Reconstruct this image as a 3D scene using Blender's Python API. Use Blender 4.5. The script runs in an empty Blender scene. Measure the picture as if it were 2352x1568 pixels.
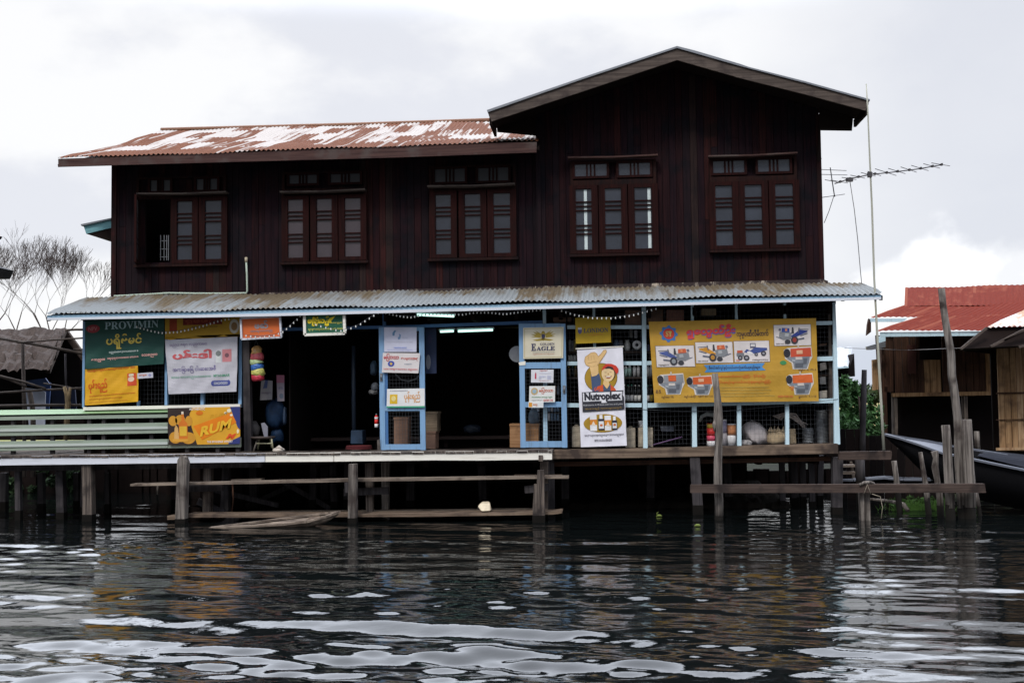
import bpy, bmesh, math, random
import numpy as np
from mathutils import Vector, Matrix
R_ = math.radians
rnd = random.Random(7)
sc = bpy.context.scene
COL = sc.collection

# ------------------------------------------------------------------ camera
EYE = 1.8
F = 2613.3                      # focal length in units of a 2352 px wide picture (40 mm on 36 mm)
YAW, PITCH, ROLL = math.atan(.0787), math.atan(135.6/2613.3), -.012
ROT = Matrix.Rotation(YAW,3,'Z') @ Matrix.Rotation(math.pi/2+PITCH,3,'X') @ Matrix.Rotation(ROLL,3,'Z')
cam_d = bpy.data.cameras.new('camera'); cam = bpy.data.objects.new('camera', cam_d); COL.objects.link(cam)
cam_d.lens = 40; cam_d.sensor_width = 36; cam_d.clip_start = .1; cam_d.clip_end = 5000
cam.matrix_world = Matrix.Translation((0,0,EYE)) @ ROT.to_4x4()
sc.camera = cam
EYEV = Vector((0,0,EYE))
def ray(u, v): return ROT @ Vector(((u-1176)/F, -(v-784)/F, -1))
def at(u, v, Y):
    r = ray(u, v); return EYEV + r*(Y/r.y)
def atz(u, v, z):
    r = ray(u, v); return EYEV + r*((z-EYE)/r.z)

# ------------------------------------------------------------------ world: overcast sky
W = bpy.data.worlds.new('World'); sc.world = W; W.use_nodes = True
SUN_EL, SUN_AZ = R_(47), R_(198)       # high, behind the camera
def build_world():
    nt = W.node_tree; nt.nodes.clear(); N = nt.nodes.new; L = nt.links.new
    out = N('ShaderNodeOutputWorld')
    sky = N('ShaderNodeTexSky'); sky.sky_type = 'NISHITA'; sky.sun_disc = False
    sky.sun_elevation = SUN_EL; sky.sun_rotation = SUN_AZ
    b1 = N('ShaderNodeBackground'); b1.inputs['Strength'].default_value = .09; L(sky.outputs[0], b1.inputs[0])
    tc = N('ShaderNodeTexCoord'); sep = N('ShaderNodeSeparateXYZ'); L(tc.outputs['Generated'], sep.inputs[0])
    X, Y, Z = sep.outputs
    def val(a):
        if isinstance(a, (int, float)):
            return None
        return a
    def M(op, a, b=None, c=None):
        n = N('ShaderNodeMath'); n.operation = op
        for i, q in enumerate((a, b, c)):
            if q is None: continue
            if isinstance(q, (int, float)): n.inputs[i].default_value = q
            else: L(q, n.inputs[i])
        return n.outputs[0]
    def SS(x, a, b):
        n = N('ShaderNodeMapRange'); n.interpolation_type = 'SMOOTHSTEP'; L(x, n.inputs[0])
        n.inputs[1].default_value = a; n.inputs[2].default_value = b; return n.outputs[0]
    def noise(scale, sx, sz, detail, rough=.55, off=(0,0,0)):
        mp = N('ShaderNodeMapping'); L(tc.outputs['Generated'], mp.inputs[0])
        mp.inputs['Scale'].default_value = (sx, sx, sz); mp.inputs['Location'].default_value = off
        n = N('ShaderNodeTexNoise'); n.inputs['Scale'].default_value = scale
        n.inputs['Detail'].default_value = detail; n.inputs['Roughness'].default_value = rough
        L(mp.outputs[0], n.inputs['Vector']); return n.outputs[0]
    def mix(f, a, b):
        n = N('ShaderNodeMix'); n.data_type = 'RGBA'
        L(f, n.inputs[0])
        for i, q in ((6, a), (7, b)):
            if isinstance(q, tuple): n.inputs[i].default_value = (*q, 1)
            else: L(q, n.inputs[i])
        return n.outputs[2]
    az = M('DIVIDE', X, M('MAXIMUM', Y, .05))
    n1 = noise(3.2, 1, 2.2, 6, .5, (3.1, 0, .4))
    n2 = noise(9, 1, 1.6, 5, .55, (1.7, 2, 0))
    nn = M('ADD', M('MULTIPLY', n1, .72), M('MULTIPLY', n2, .28))
    veil = mix(SS(nn, .42, .56), (.655,.665,.71), (.81,.808,.812))
    # greyer, bluer bank of cloud to the right
    rgt = SS(M('ADD', az, M('MULTIPLY', M('SUBTRACT', n1, .5), .35)), .10, .34)
    veil = mix(M('MULTIPLY', rgt, .85), veil, (.60,.615,.665))
    # bright towering cloud low on the right
    n3 = noise(15, 1, 1.2, 5, .5, (.3, .7, .2)); n4 = noise(5.5, 1, 1, 2, .5, (.9, .2, 1.2))
    edge = M('ADD', M('ADD', M('MULTIPLY', M('SUBTRACT', n3, .5), .10), M('MULTIPLY', M('SUBTRACT', n4, .5), .045)), M('SUBTRACT', .133, Z))
    edge = M('SUBTRACT', edge, M('MULTIPLY', SS(az, .30, .20), .05))
    cum = M('MULTIPLY', SS(edge, -.006, .018), SS(az, .16, .21))
    hole = M('MULTIPLY', SS(Z, .062, .036), SS(az, .12, .2))
    cum = M('MULTIPLY', cum, M('SUBTRACT', 1, M('MULTIPLY', hole, .9)))
    n5 = noise(24, 1, 1.3, 4, .5, (.6, .1, .9))
    veil = mix(cum, veil, mix(SS(M('ADD', M('MULTIPLY', n5, .6), M('MULTIPLY', n3, .4)), .40, .56), (.76,.765,.79), (.96,.96,.97)))
    veil = mix(M('MULTIPLY', hole, .8), veil, (.46,.51,.62))
    # overhead sky boosted out of view for glints and fill; dimmed behind the camera
    veil = mix(SS(Z, .30, .40), veil, (.70,.745,.84))
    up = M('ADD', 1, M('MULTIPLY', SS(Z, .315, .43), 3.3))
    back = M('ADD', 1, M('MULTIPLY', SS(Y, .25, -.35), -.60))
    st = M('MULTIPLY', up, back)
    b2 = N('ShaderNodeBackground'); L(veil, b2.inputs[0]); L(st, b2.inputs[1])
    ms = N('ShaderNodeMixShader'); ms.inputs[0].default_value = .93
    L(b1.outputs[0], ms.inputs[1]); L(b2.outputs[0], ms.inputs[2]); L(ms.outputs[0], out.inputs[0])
build_world()

sun_d = bpy.data.lights.new('sun', 'SUN'); sun = bpy.data.objects.new('sun', sun_d); COL.objects.link(sun)
sun_d.energy = 1.45; sun_d.angle = R_(12); sun_d.color = (1, .95, .87)
# sun_rotation turns clockwise from +Y; light comes from (sin az, cos az)
sdir = Vector((math.sin(SUN_AZ)*math.cos(SUN_EL), math.cos(SUN_AZ)*math.cos(SUN_EL), math.sin(SUN_EL)))
sun.rotation_euler = sdir.to_track_quat('Z','Y').to_euler()

sc.view_settings.view_transform = 'Standard'; sc.view_settings.look = 'None'
sc.view_settings.exposure = .36; sc.view_settings.gamma = 1
sc.render.engine = 'CYCLES'; sc.cycles.max_bounces = 6; sc.cycles.use_denoising = True

# ------------------------------------------------------------------ materials
MATS = {}
def newmat(name):
    m = bpy.data.materials.new(name); m.use_nodes = True
    nt = m.node_tree; bs = nt.nodes['Principled BSDF']
    return m, nt, bs
def S3(c): return (*c, 1)
def flat(name, c, rough=.7, spec=.3, metal=0, vary=.12, scale=9, bump=0):
    """plain colour with a faint mottling"""
    if name in MATS: return MATS[name]
    m, nt, bs = newmat(name); N = nt.nodes.new; L = nt.links.new
    tc = N('ShaderNodeTexCoord'); n = N('ShaderNodeTexNoise'); n.inputs['Scale'].default_value = scale; n.inputs['Detail'].default_value = 5
    L(tc.outputs['Object'], n.inputs['Vector'])
    mx = N('ShaderNodeMix'); mx.data_type = 'RGBA'; L(n.outputs[0], mx.inputs[0])
    mx.inputs[6].default_value = S3([x*(1-vary*1.6) for x in c]); mx.inputs[7].default_value = S3([min(1, x*(1+vary*1.2)) for x in c])
    L(mx.outputs[2], bs.inputs['Base Color'])
    bs.inputs['Roughness'].default_value = rough; bs.inputs['Specular IOR Level'].default_value = spec; bs.inputs['Metallic'].default_value = metal
    if bump:
        b = N('ShaderNodeBump'); b.inputs['Strength'].default_value = bump; b.inputs['Distance'].default_value = .02
        L(n.outputs[0], b.inputs['Height']); L(b.outputs[0], bs.inputs['Normal'])
    MATS[name] = m; return m
def wood(name, c1, c2, axis='z', stain=None, rough=.85, grain=1.0, spec=.2):
    """weathered timber: long streaks along the grain, blotches, optional stain colour"""
    if name in MATS: return MATS[name]
    m, nt, bs = newmat(name); N = nt.nodes.new; L = nt.links.new
    tc = N('ShaderNodeTexCoord'); mp = N('ShaderNodeMapping'); L(tc.outputs['Object'], mp.inputs[0])
    s = {'x': (1.2, 30, 30), 'z': (30, 30, 1.2), 'y': (30, 1.2, 30)}[axis]
    mp.inputs['Scale'].default_value = s
    n = N('ShaderNodeTexNoise'); n.inputs['Scale'].default_value = grain; n.inputs['Detail'].default_value = 8; n.inputs['Roughness'].default_value = .6
    L(mp.outputs[0], n.inputs['Vector'])
    rp = N('ShaderNodeValToRGB'); rp.color_ramp.elements[0].position = .38; rp.color_ramp.elements[1].position = .61
    rp.color_ramp.elements[0].color = S3(c1); rp.color_ramp.elements[1].color = S3(c2); L(n.outputs[0], rp.inputs[0])
    n2 = N('ShaderNodeTexNoise'); n2.inputs['Scale'].default_value = 3.3; n2.inputs['Detail'].default_value = 6; L(tc.outputs['Object'], n2.inputs['Vector'])
    r2 = N('ShaderNodeValToRGB'); r2.color_ramp.elements[0].position = .5; r2.color_ramp.elements[1].position = .68
    L(n2.outputs[0], r2.inputs[0])
    mx = N('ShaderNodeMix'); mx.data_type = 'RGBA'; L(r2.outputs[0], mx.inputs[0]); L(rp.outputs[0], mx.inputs[6])
    mx.inputs[7].default_value = S3(stain or [x*.55 for x in c1]); L(mx.outputs[2], bs.inputs['Base Color'])
    bs.inputs['Roughness'].default_value = rough; bs.inputs['Specular IOR Level'].default_value = spec
    b = N('ShaderNodeBump'); b.inputs['Strength'].default_value = .5; b.inputs['Distance'].default_value = .006
    L(n.outputs[0], b.inputs['Height']); L(b.outputs[0], bs.inputs['Normal'])
    MATS[name] = m; return m
def paint(name, c, dirt=(.12,.10,.08), amount=.5, axis='x', rough=.55):
    """painted timber, scuffed and streaked with dirt"""
    if name in MATS: return MATS[name]
    m, nt, bs = newmat(name); N = nt.nodes.new; L = nt.links.new
    tc = N('ShaderNodeTexCoord'); mp = N('ShaderNodeMapping'); L(tc.outputs['Object'], mp.inputs[0])
    mp.inputs['Scale'].default_value = {'x': (.8, 9, 9), 'z': (9, 9, .8)}[axis]
    n = N('ShaderNodeTexNoise'); n.inputs['Scale'].default_value = 2.2; n.inputs['Detail'].default_value = 9; n.inputs['Roughness'].default_value = .68
    L(mp.outputs[0], n.inputs['Vector'])
    rp = N('ShaderNodeValToRGB'); rp.color_ramp.elements[0].position = .52; rp.color_ramp.elements[1].position = .80
    rp.color_ramp.elements[0].color = (0,0,0,1); rp.color_ramp.elements[1].color = (amount,)*3+(1,); L(n.outputs[0], rp.inputs[0])
    mx = N('ShaderNodeMix'); mx.data_type = 'RGBA'; L(rp.outputs[0], mx.inputs[0])
    mx.inputs[6].default_value = S3(c); mx.inputs[7].default_value = S3(dirt); L(mx.outputs[2], bs.inputs['Base Color'])
    bs.inputs['Roughness'].default_value = rough; bs.inputs['Specular IOR Level'].default_value = .35
    b = N('ShaderNodeBump'); b.inputs['Strength'].default_value = .25; b.inputs['Distance'].default_value = .004
    L(n.outputs[0], b.inputs['Height']); L(b.outputs[0], bs.inputs['Normal'])
    MATS[name] = m; return m
def iron(name, rustA, rustB, pale, sheet=.68, row=1.6, lo=.45, hi=.6, seam=True, pale_top=False, rough=.8, spec=.05, grain=(5.5, 1.1, 1), per=.25):
    """corrugated iron by UV (u metres along the eave, v metres up the slope)"""
    m, nt, bs = newmat(name); N = nt.nodes.new; L = nt.links.new
    tc = N('ShaderNodeTexCoord'); sep = N('ShaderNodeSeparateXYZ'); L(tc.outputs['UV'], sep.inputs[0])
    def M(op, a, b=None):
        n = N('ShaderNodeMath'); n.operation = op
        for i, q in enumerate((a, b)):
            if q is None: continue
            if isinstance(q, (int, float)): n.inputs[i].default_value = q
            else: L(q, n.inputs[i])
        return n.outputs[0]
    U, V = sep.outputs[0], sep.outputs[1]
    sid = M('FLOOR', M('DIVIDE', U, sheet)); rid = M('FLOOR', M('DIVIDE', V, row))
    cmb = N('ShaderNodeCombineXYZ'); L(sid, cmb.inputs[0]); L(rid, cmb.inputs[1])
    wn = N('ShaderNodeTexWhiteNoise'); wn.noise_dimensions = '3D'; L(cmb.outputs[0], wn.inputs[0])
    mp = N('ShaderNodeMapping'); L(tc.outputs['UV'], mp.inputs[0]); mp.inputs['Scale'].default_value = grain
    n = N('ShaderNodeTexNoise'); n.inputs['Scale'].default_value = 1; n.inputs['Detail'].default_value = 8; n.inputs['Roughness'].default_value = .62
    L(mp.outputs[0], n.inputs['Vector'])
    f = M('ADD', M('MULTIPLY', n.outputs[0], 1-per), M('MULTIPLY', wn.outputs[0], per))
    # bare (least rusted) in the middle band of the slope
    if pale_top is not None:
        band = N('ShaderNodeMapRange'); band.interpolation_type = 'SMOOTHSTEP'; L(V, band.inputs[0])
        band.inputs[1].default_value, band.inputs[2].default_value = (.55, 1.3) if not pale_top else (1.4, .3)
        f = M('ADD', f, M('MULTIPLY', M('SUBTRACT', band.outputs[0], .5), .16))
    rp = N('ShaderNodeValToRGB'); rp.color_ramp.elements[0].position = lo; rp.color_ramp.elements[1].position = hi
    rp.color_ramp.elements[0].color = (0,0,0,1); L(f, rp.inputs[0])
    n2 = N('ShaderNodeTexNoise'); n2.inputs['Scale'].default_value = 3; n2.inputs['Detail'].default_value = 7; L(mp.outputs[0], n2.inputs['Vector'])
    mr = N('ShaderNodeMix'); mr.data_type = 'RGBA'; L(n2.outputs[0], mr.inputs[0]); mr.inputs[6].default_value = S3(rustA); mr.inputs[7].default_value = S3(rustB)
    mx = N('ShaderNodeMix'); mx.data_type = 'RGBA'; L(rp.outputs[0], mx.inputs[0]); L(mr.outputs[2], mx.inputs[6]); mx.inputs[7].default_value = S3(pale)
    last = mx.outputs[2]
    if seam:
        fr = M('FRACT', M('DIVIDE', U, sheet)); sm = M('LESS_THAN', fr, .085)
        keep = M('GREATER_THAN', M('FRACT', M('MULTIPLY', wn.outputs[0], 7.3)), .35)
        ms = N('ShaderNodeMix'); ms.data_type = 'RGBA'; L(M('MULTIPLY', M('MULTIPLY', sm, keep), .8), ms.inputs[0]); L(last, ms.inputs[6]); ms.inputs[7].default_value = S3([x*.95 for x in pale])
        last = ms.outputs[2]
    L(last, bs.inputs['Base Color']); bs.inputs['Roughness'].default_value = rough; bs.inputs['Specular IOR Level'].default_value = spec
    b = N('ShaderNodeBump'); b.inputs['Strength'].default_value = .3; b.inputs['Distance'].default_value = .01
    L(n2.outputs[0], b.inputs['Height']); L(b.outputs[0], bs.inputs['Normal'])
    return m
def glow(name, c, s):
    m, nt, bs = newmat(name); bs.inputs['Base Color'].default_value = S3(c)
    bs.inputs['Emission Color'].default_value = S3(c); bs.inputs['Emission Strength'].default_value = s
    return m

# ------------------------------------------------------------------ mesh helpers
class MB:
    def __init__(s): s.v = []; s.f = []; s.m = []; s.mats = []; s.uv = {}; s.smooth = set()
    def mi(s, mat):
        if mat not in s.mats: s.mats.append(mat)
        return s.mats.index(mat)
    def face(s, pts, mat):
        b = len(s.v); s.v += [tuple(p) for p in pts]; s.f.append(tuple(range(b, b+len(pts)))); s.m.append(s.mi(mat))
    def hexa(s, a, b_, mat):
        """two matching polygons (front, back) joined into a solid"""
        n = len(a); b = len(s.v); s.v += [tuple(p) for p in a] + [tuple(p) for p in b_]; k = s.mi(mat)
        s.f.append(tuple(range(b, b+n))); s.f.append(tuple(range(b+2*n-1, b+n-1, -1)))
        for i in range(n):
            j = (i+1) % n; s.f.append((b+i, b+n+i, b+n+j, b+j))
        s.m += [k]*(n+2)
    def box(s, x0, x1, y0, y1, z0, z1, mat):
        s.hexa([(x0,y0,z0),(x1,y0,z0),(x1,y0,z1),(x0,y0,z1)], [(x0,y1,z0),(x1,y1,z0),(x1,y1,z1),(x0,y1,z1)], mat)
    def slab(s, pins, Y, d, mat):
        """outline pinned on the vertical plane y=Y, d metres thick going away"""
        a = [at(u, v, Y) for u, v in pins]; s.hexa(a, [p+Vector((0,d,0)) for p in a], mat)
    def bar(s, u0, v0, u1, v1, Y, w, d, mat, Y1=None):
        """square timber between two pins, w tall (or wide), d deep"""
        s.beam(at(u0, v0, Y), at(u1, v1, Y if Y1 is None else Y1), w, d, mat)
    def beam(s, p, q, w, d, mat):
        p, q = Vector(p), Vector(q); t = (q-p).normalized()
        up = Vector((0,0,1)) if abs(t.z) < .8 else Vector((1,0,0))
        side = t.cross(up).normalized(); up = side.cross(t)
        def ring(c): return [c+side*d/2*a+up*w/2*b for a, b in ((-1,-1),(1,-1),(1,1),(-1,1))]
        s.hexa(ring(p), ring(q), mat)
    def tube(s, pts, rad, mat, n=8, jit=0, cap=True):
        pts = [Vector(p) for p in pts]; b = len(s.v); k = s.mi(mat)
        if not hasattr(rad, '__len__'): rad = [rad]*len(pts)
        prev = None
        for i, p in enumerate(pts):
            t = (pts[min(i+1, len(pts)-1)] - pts[max(i-1, 0)]).normalized()
            if prev is None:
                ref = Vector((1,0,0)) if abs(t.x) < .8 else Vector((0,1,0))
                a = t.cross(ref).normalized()
            else: a = (prev - t*prev.dot(t)).normalized()
            prev = a; c = t.cross(a)
            for j in range(n):
                th = 2*math.pi*j/n; r = rad[i]*(1+jit*rnd.uniform(-1,1))
                s.v.append(tuple(p + (a*math.cos(th)+c*math.sin(th))*r))
        for i in range(len(pts)-1):
            for j in range(n):
                q = (j+1) % n; s.smooth.add(len(s.f)); s.f.append((b+i*n+j, b+i*n+q, b+(i+1)*n+q, b+(i+1)*n+j)); s.m.append(k)
        if cap:
            s.f.append(tuple(b+j for j in range(n))[::-1]); s.f.append(tuple(b+(len(pts)-1)*n+j for j in range(n))); s.m += [k, k]
    def lathe(s, c, prof, mat, n=12):
        """prof: (radius, z) from bottom to top, on a vertical axis at c"""
        s.tube([Vector(c)+Vector((0,0,z)) for r, z in prof], [max(r, .001) for r, z in prof], mat, n)
    def build(s, name, parent=None, loc=None, bevel=0):
        me = bpy.data.meshes.new(name)
        o = bpy.data.objects.new(name, me)
        org = Vector((0,0,0))
        if parent is not None:
            q = parent
            while q is not None: org = org + q.location; q = q.parent
        if loc is not None: o.location = loc; org = Vector(loc)
        vs = [(x-org.x, y-org.y, z-org.z) for x, y, z in s.v]
        me.from_pydata(vs, [], s.f)
        for mt in s.mats: me.materials.append(mt)
        me.polygons.foreach_set('material_index', s.m)
        me.polygons.foreach_set('use_smooth', [i in s.smooth for i in range(len(s.f))])
        if s.uv:
            ul = me.uv_layers.new(name='UVMap')
            for p in me.polygons:
                for li in p.loop_indices: ul.data[li].uv = s.uv.get(me.loops[li].vertex_index, (0,0))
        me.update()
        if not s.uv and len(s.f) < 60000:
            bm = bmesh.new(); bm.from_mesh(me); bmesh.ops.recalc_face_normals(bm, faces=bm.faces); bm.to_mesh(me); bm.free()
        if parent is not None: o.parent = parent
        COL.objects.link(o)
        if bevel:
            md = o.modifiers.new('b', 'BEVEL'); md.width = bevel; md.segments = 1; md.limit_method = 'ANGLE'
        return o
def tag(o, label, cat, group=None, kind=None):
    if label: o['label'] = label
    if cat: o['category'] = cat
    if group: o['group'] = group
    if kind: o['kind'] = kind
    return o
def thing(name, label, cat, loc, group=None):
    o = bpy.data.objects.new(name, None); o.empty_display_size = .2; COL.objects.link(o); o.location = Vector(loc)
    return tag(o, label, cat, group)
def corr(mb, A, B, C, D, mat, pitch=.076, amp=.012, rows=4, under=None, seg=6, sag=0):
    """corrugated sheet: eave A->B, ridge C->D, with UV in metres"""
    A, B, C, D = map(Vector, (A, B, C, D)); Lx = (B-A).length; Ly = ((C-A).length+(D-B).length)/2
    nx = max(4, int(Lx/pitch*seg)); b = len(mb.v); k = mb.mi(mat)
    nrm = (B-A).cross(C-A).normalized()
    if nrm.z < 0: nrm = -nrm
    for j in range(rows+1):
        t = j/rows
        for i in range(nx+1):
            s = i/nx; p = (A.lerp(B, s)).lerp(C.lerp(D, s), t)
            wob = .012*math.sin(s*Lx*1.9+j)+.008*math.sin(s*Lx*4.3+2*j)
            p = p + nrm*(amp*math.sin(2*math.pi*s*Lx/pitch)+wob - sag*math.sin(math.pi*t))
            mb.uv[len(mb.v)] = (s*Lx, t*Ly); mb.v.append(tuple(p))
    for j in range(rows):
        for i in range(nx):
            q = b+j*(nx+1)+i; mb.smooth.add(len(mb.f)); mb.f.append((q, q+1, q+nx+2, q+nx+1)); mb.m.append(k)
def mesh_wire(mb, u0, v0, u1, v1, Y, mat, step=.062, r=.0012):
    a = at(u0, v1, Y); b = at(u1, v0, Y)
    x0, x1, z0, z1 = a.x, b.x, a.z, b.z
    x = x0
    while x < x1:
        mb.box(x-r, x+r, Y-r, Y+r, z0, z1, mat); x += step*rnd.uniform(.93, 1.07)
    z = z0+.02
    while z < z1:
        mb.box(x0, x1, Y-r-.003, Y+r-.003, z-r, z+r, mat); z += step*1.15

# ------------------------------------------------------------------ lettering and printed sheets
TXT = {}
def glyphs(s, bold=0):
    key = (s, bold)
    if key in TXT: return TXT[key]
    cu = bpy.data.curves.new('t', 'FONT'); cu.body = s; cu.size = 1; cu.offset = bold; cu.resolution_u = 2; cu.fill_mode = 'BOTH' if cu.dimensions == '3D' else 'FRONT'
    cu.dimensions = '2D'; cu.fill_mode = 'FRONT' if False else cu.fill_mode
    o = bpy.data.objects.new('t', cu); COL.objects.link(o)
    dg = bpy.context.evaluated_depsgraph_get(); me = bpy.data.meshes.new_from_object(o.evaluated_get(dg))
    vs = [(v.co.x, v.co.y) for v in me.vertices]; fs = [tuple(p.vertices) for p in me.polygons]
    bpy.data.objects.remove(o); bpy.data.curves.remove(cu); bpy.data.meshes.remove(me)
    if not vs: vs = [(0,0),(1,0),(1,1)]; fs = []
    xs = [p[0] for p in vs]; ys = [p[1] for p in vs]
    x0, x1, y0, y1 = min(xs), max(xs), min(ys), max(ys)
    vs = [((x-x0)/(x1-x0+1e-9), (y-y0)/(y1-y0+1e-9)) for x, y in vs]
    TXT[key] = (vs, fs); return TXT[key]
class Sheet:
    """a printed sheet or board: s runs 0..1 to the right, t runs 0..1 DOWN"""
    def __init__(self, name, label, cat, pins, Y, col, thick=.006, group=None, cloth=True, frame=None, frame_w=.03, rough=.6, wave=0):
        self.P = [at(u, v, Y) for u, v in pins]; self.Y = Y; self.th = thick; self.wave = wave
        base = (self.P[2]+self.P[3])/2
        self.root = thing(name, label, cat, base, group)
        self.pic = MB(); self.let = MB()
        m = flat('sheet_%02x%02x%02x'%tuple(int(c*255) for c in col), col, rough, .3, vary=.16, scale=4, bump=.5 if cloth else .1)
        mb = MB(); nx, ny = (32, 16) if wave else (1, 1)
        def row(k):
            return [[self.map(i/nx, j/ny, 0) + Vector((0, k, 0)) for i in range(nx+1)] for j in range(ny+1)]
        fr, bk = row(0), row(thick)
        for j in range(ny):
            for i in range(nx):
                mb.hexa([fr[j][i], fr[j][i+1], fr[j+1][i+1], fr[j+1][i]], [bk[j][i], bk[j][i+1], bk[j+1][i+1], bk[j+1][i]], m)
        mb.build('sheet' if cloth else 'board', self.root)
        if frame:
            a, b, c, d = self.P; w = frame_w; f = MB(); o = Vector((0,-.012,0))
            for p, q in ((a,b),(b,c),(c,d),(d,a)): f.beam(p+o, q+o, w, .05, frame)
            f.build('frame', self.root)
    def map(self, s, t, k):
        a, b, c, d = self.P; p = a.lerp(b, s).lerp(d.lerp(c, s), t)
        w = self.wave*(math.sin(s*11+t*5)*.45+math.sin(s*5-t*9+1)*.45+.25*math.sin(s*23+t*19))
        return p + Vector((0, -.0018*k + w, 0))
    def col(self, c):
        return flat('ink_%02x%02x%02x'%tuple(int(x*255) for x in c), c, .65, .2, vary=.14, scale=6)
    def poly(self, pts, c, k=1, mb=None):
        (mb or self.pic).face([(s, t, k) for s, t in pts], self.col(c))
    def rect(self, s0, t0, s1, t1, c, k=1, mb=None):
        if False:
            n = max(1, int((s1-s0)*16)); m = max(1, int((t1-t0)*8))
            for i in range(n):
                for j in range(m):
                    a, b = s0+(s1-s0)*i/n, s0+(s1-s0)*(i+1)/n; e, f = t0+(t1-t0)*j/m, t0+(t1-t0)*(j+1)/m
                    self.poly([(a,e),(b,e),(b,f),(a,f)], c, k, mb)
        else: self.poly([(s0,t0),(s1,t0),(s1,t1),(s0,t1)], c, k, mb)
    def disc(self, s, t, rs, rt, c, k=1, n=20, a0=0, a1=2*math.pi):
        self.poly([(s+rs*math.cos(a0+(a1-a0)*i/n), t+rt*math.sin(a0+(a1-a0)*i/n)) for i in range(n)], c, k)
    def text(self, str_, s0, t0, s1, t1, c, k=3, bold=0, slant=0, rise=0):
        vs, fs = glyphs(str_, bold); mt = self.col(c); mb = self.let; b = len(mb.v); kk = mb.mi(mt)
        for x, y in vs:
            s = s0+(s1-s0)*x + slant*y; t = t1+(t0-t1)*y + rise*x
            mb.v.append((s, t, k))
        for f in fs: mb.f.append(tuple(b+i for i in f)); mb.m.append(kk)
    def small(self, s0, t0, s1, t1, c, k=3, n=None):
        """a line of small print"""
        body = 'ကခဂငစညတထဒနပမယရလဝသဟအ'
        h = abs(t1-t0)*(self.P[0]-self.P[3]).length; w = (s1-s0)*(self.P[1]-self.P[0]).length
        n = n or max(3, int(w/max(h, .01)/.85))
        self.text(''.join(rnd.choice(body)+(rnd.choice(['', 'း', '့', ' ']) if i % 3 == 2 else '') for i in range(n)), s0, t0, s1, t1, c, k, .035)
    def done(self):
        for mb, nm in ((self.pic, 'picture'), (self.let, 'lettering')):
            if not mb.f: continue
            me = bpy.data.meshes.new('tmp'); me.from_pydata(mb.v, [], mb.f); me.polygons.foreach_set('material_index', mb.m)
            bm = bmesh.new(); bm.from_mesh(me); bpy.data.meshes.remove(me)
            bmesh.ops.triangulate(bm, faces=[f for f in bm.faces if len(f.verts) > 4])
            if self.wave:
                for ax, n in ((0, 32), (1, 16)):
                    for q in range(1, n):
                        co = (q/n, 0, 0) if ax == 0 else (0, q/n, 0); no = (1,0,0) if ax == 0 else (0,1,0)
                        bmesh.ops.bisect_plane(bm, geom=bm.verts[:]+bm.edges[:]+bm.faces[:], plane_co=co, plane_no=no, dist=1e-6)
            bm.verts.index_update(); out = MB(); out.mats = mb.mats
            out.v = [tuple(self.map(*v.co)) for v in bm.verts]; out.f = [tuple(v.index for v in f.verts) for f in bm.faces]; out.m = [f.material_index for f in bm.faces]
            bm.free(); out.build(nm, self.root)
        return self.root

# ------------------------------------------------------------------ shared materials
SID = [wood('siding_a', (.0100,.0046,.0060), (.0215,.0080,.0095), stain=(.0070,.0055,.0075), spec=.08),
       wood('siding_b', (.0082,.0046,.0070), (.0175,.0076,.0104), stain=(.0060,.0055,.0080), spec=.08),
       wood('siding_c', (.014,.0052,.0056), (.034,.0095,.0090), stain=(.012,.0060,.0060), spec=.12),
       wood('siding_d', (.0095,.0065,.0085), (.016,.0090,.0115), stain=(.0060,.0058,.0085), spec=.08),
       wood('siding_e', (.014,.0085,.0085), (.028,.016,.015), stain=(.009,.007,.008), spec=.12)]
M_RED = wood('window_timber', (.0115,.0038,.0038), (.023,.0060,.0054), stain=(.014,.0055,.0050), rough=.8, spec=.08)
M_JAMB = wood('jamb_timber', (.011,.0050,.0048), (.024,.0085,.0070), stain=(.007,.005,.006), spec=.12)
M_FASC = wood('fascia_timber', (.055,.042,.036), (.105,.082,.070), 'x', stain=(.040,.030,.028))
M_FASCR = wood('fascia_red', (.042,.021,.020), (.080,.042,.036), 'x', stain=(.08,.06,.055))
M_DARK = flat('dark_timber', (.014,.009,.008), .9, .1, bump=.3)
M_BLACK = flat('interior_dark', (.009,.007,.007), .9, .05)  # near-black base colour stands in for the gloom of unlit rooms
M_BLUE = paint('blue_paint', (.19,.34,.54), (.10,.11,.12), .8, 'z')
M_BLUEX = paint('blue_paint_rail', (.42,.60,.72), (.16,.17,.17), .5, 'x')
M_PALE = paint('pale_blue_paint', (.50,.66,.74), (.20,.22,.22), .5, 'z')
M_DBLUE = paint('dark_blue_paint', (.05,.14,.32), (.04,.06,.10), .6, 'x')
M_FBLUE = paint('fascia_blue', (.26,.42,.55), (.14,.16,.17), .6, 'x')
M_WHITE = paint('white_paint', (.78,.75,.68), (.26,.22,.16), .7, 'x')
M_WGREY = paint('white_paint_cool', (.62,.64,.70), (.22,.22,.22), .65, 'x')
M_GREEN = paint('green_paint', (.26,.31,.25), (.12,.13,.10), .8, 'x')
M_GTOP = paint('green_paint_top', (.20,.33,.16), (.12,.16,.09), .45, 'x')
M_GWHITE = paint('green_board_highlight', (.42,.46,.43), (.28,.33,.25), .8, 'x')  # paler tone paints the highlight along the moulding of the fence boards
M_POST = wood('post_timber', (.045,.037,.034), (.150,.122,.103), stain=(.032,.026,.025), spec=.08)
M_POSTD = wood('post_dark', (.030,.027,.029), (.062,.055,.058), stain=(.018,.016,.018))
M_LOG = wood('log_grey', (.055,.047,.043), (.215,.190,.170), stain=(.042,.033,.030), spec=.08)
M_PLANK = wood('plank_brown', (.095,.066,.048), (.20,.145,.105), 'x', stain=(.050,.036,.030))
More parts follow.
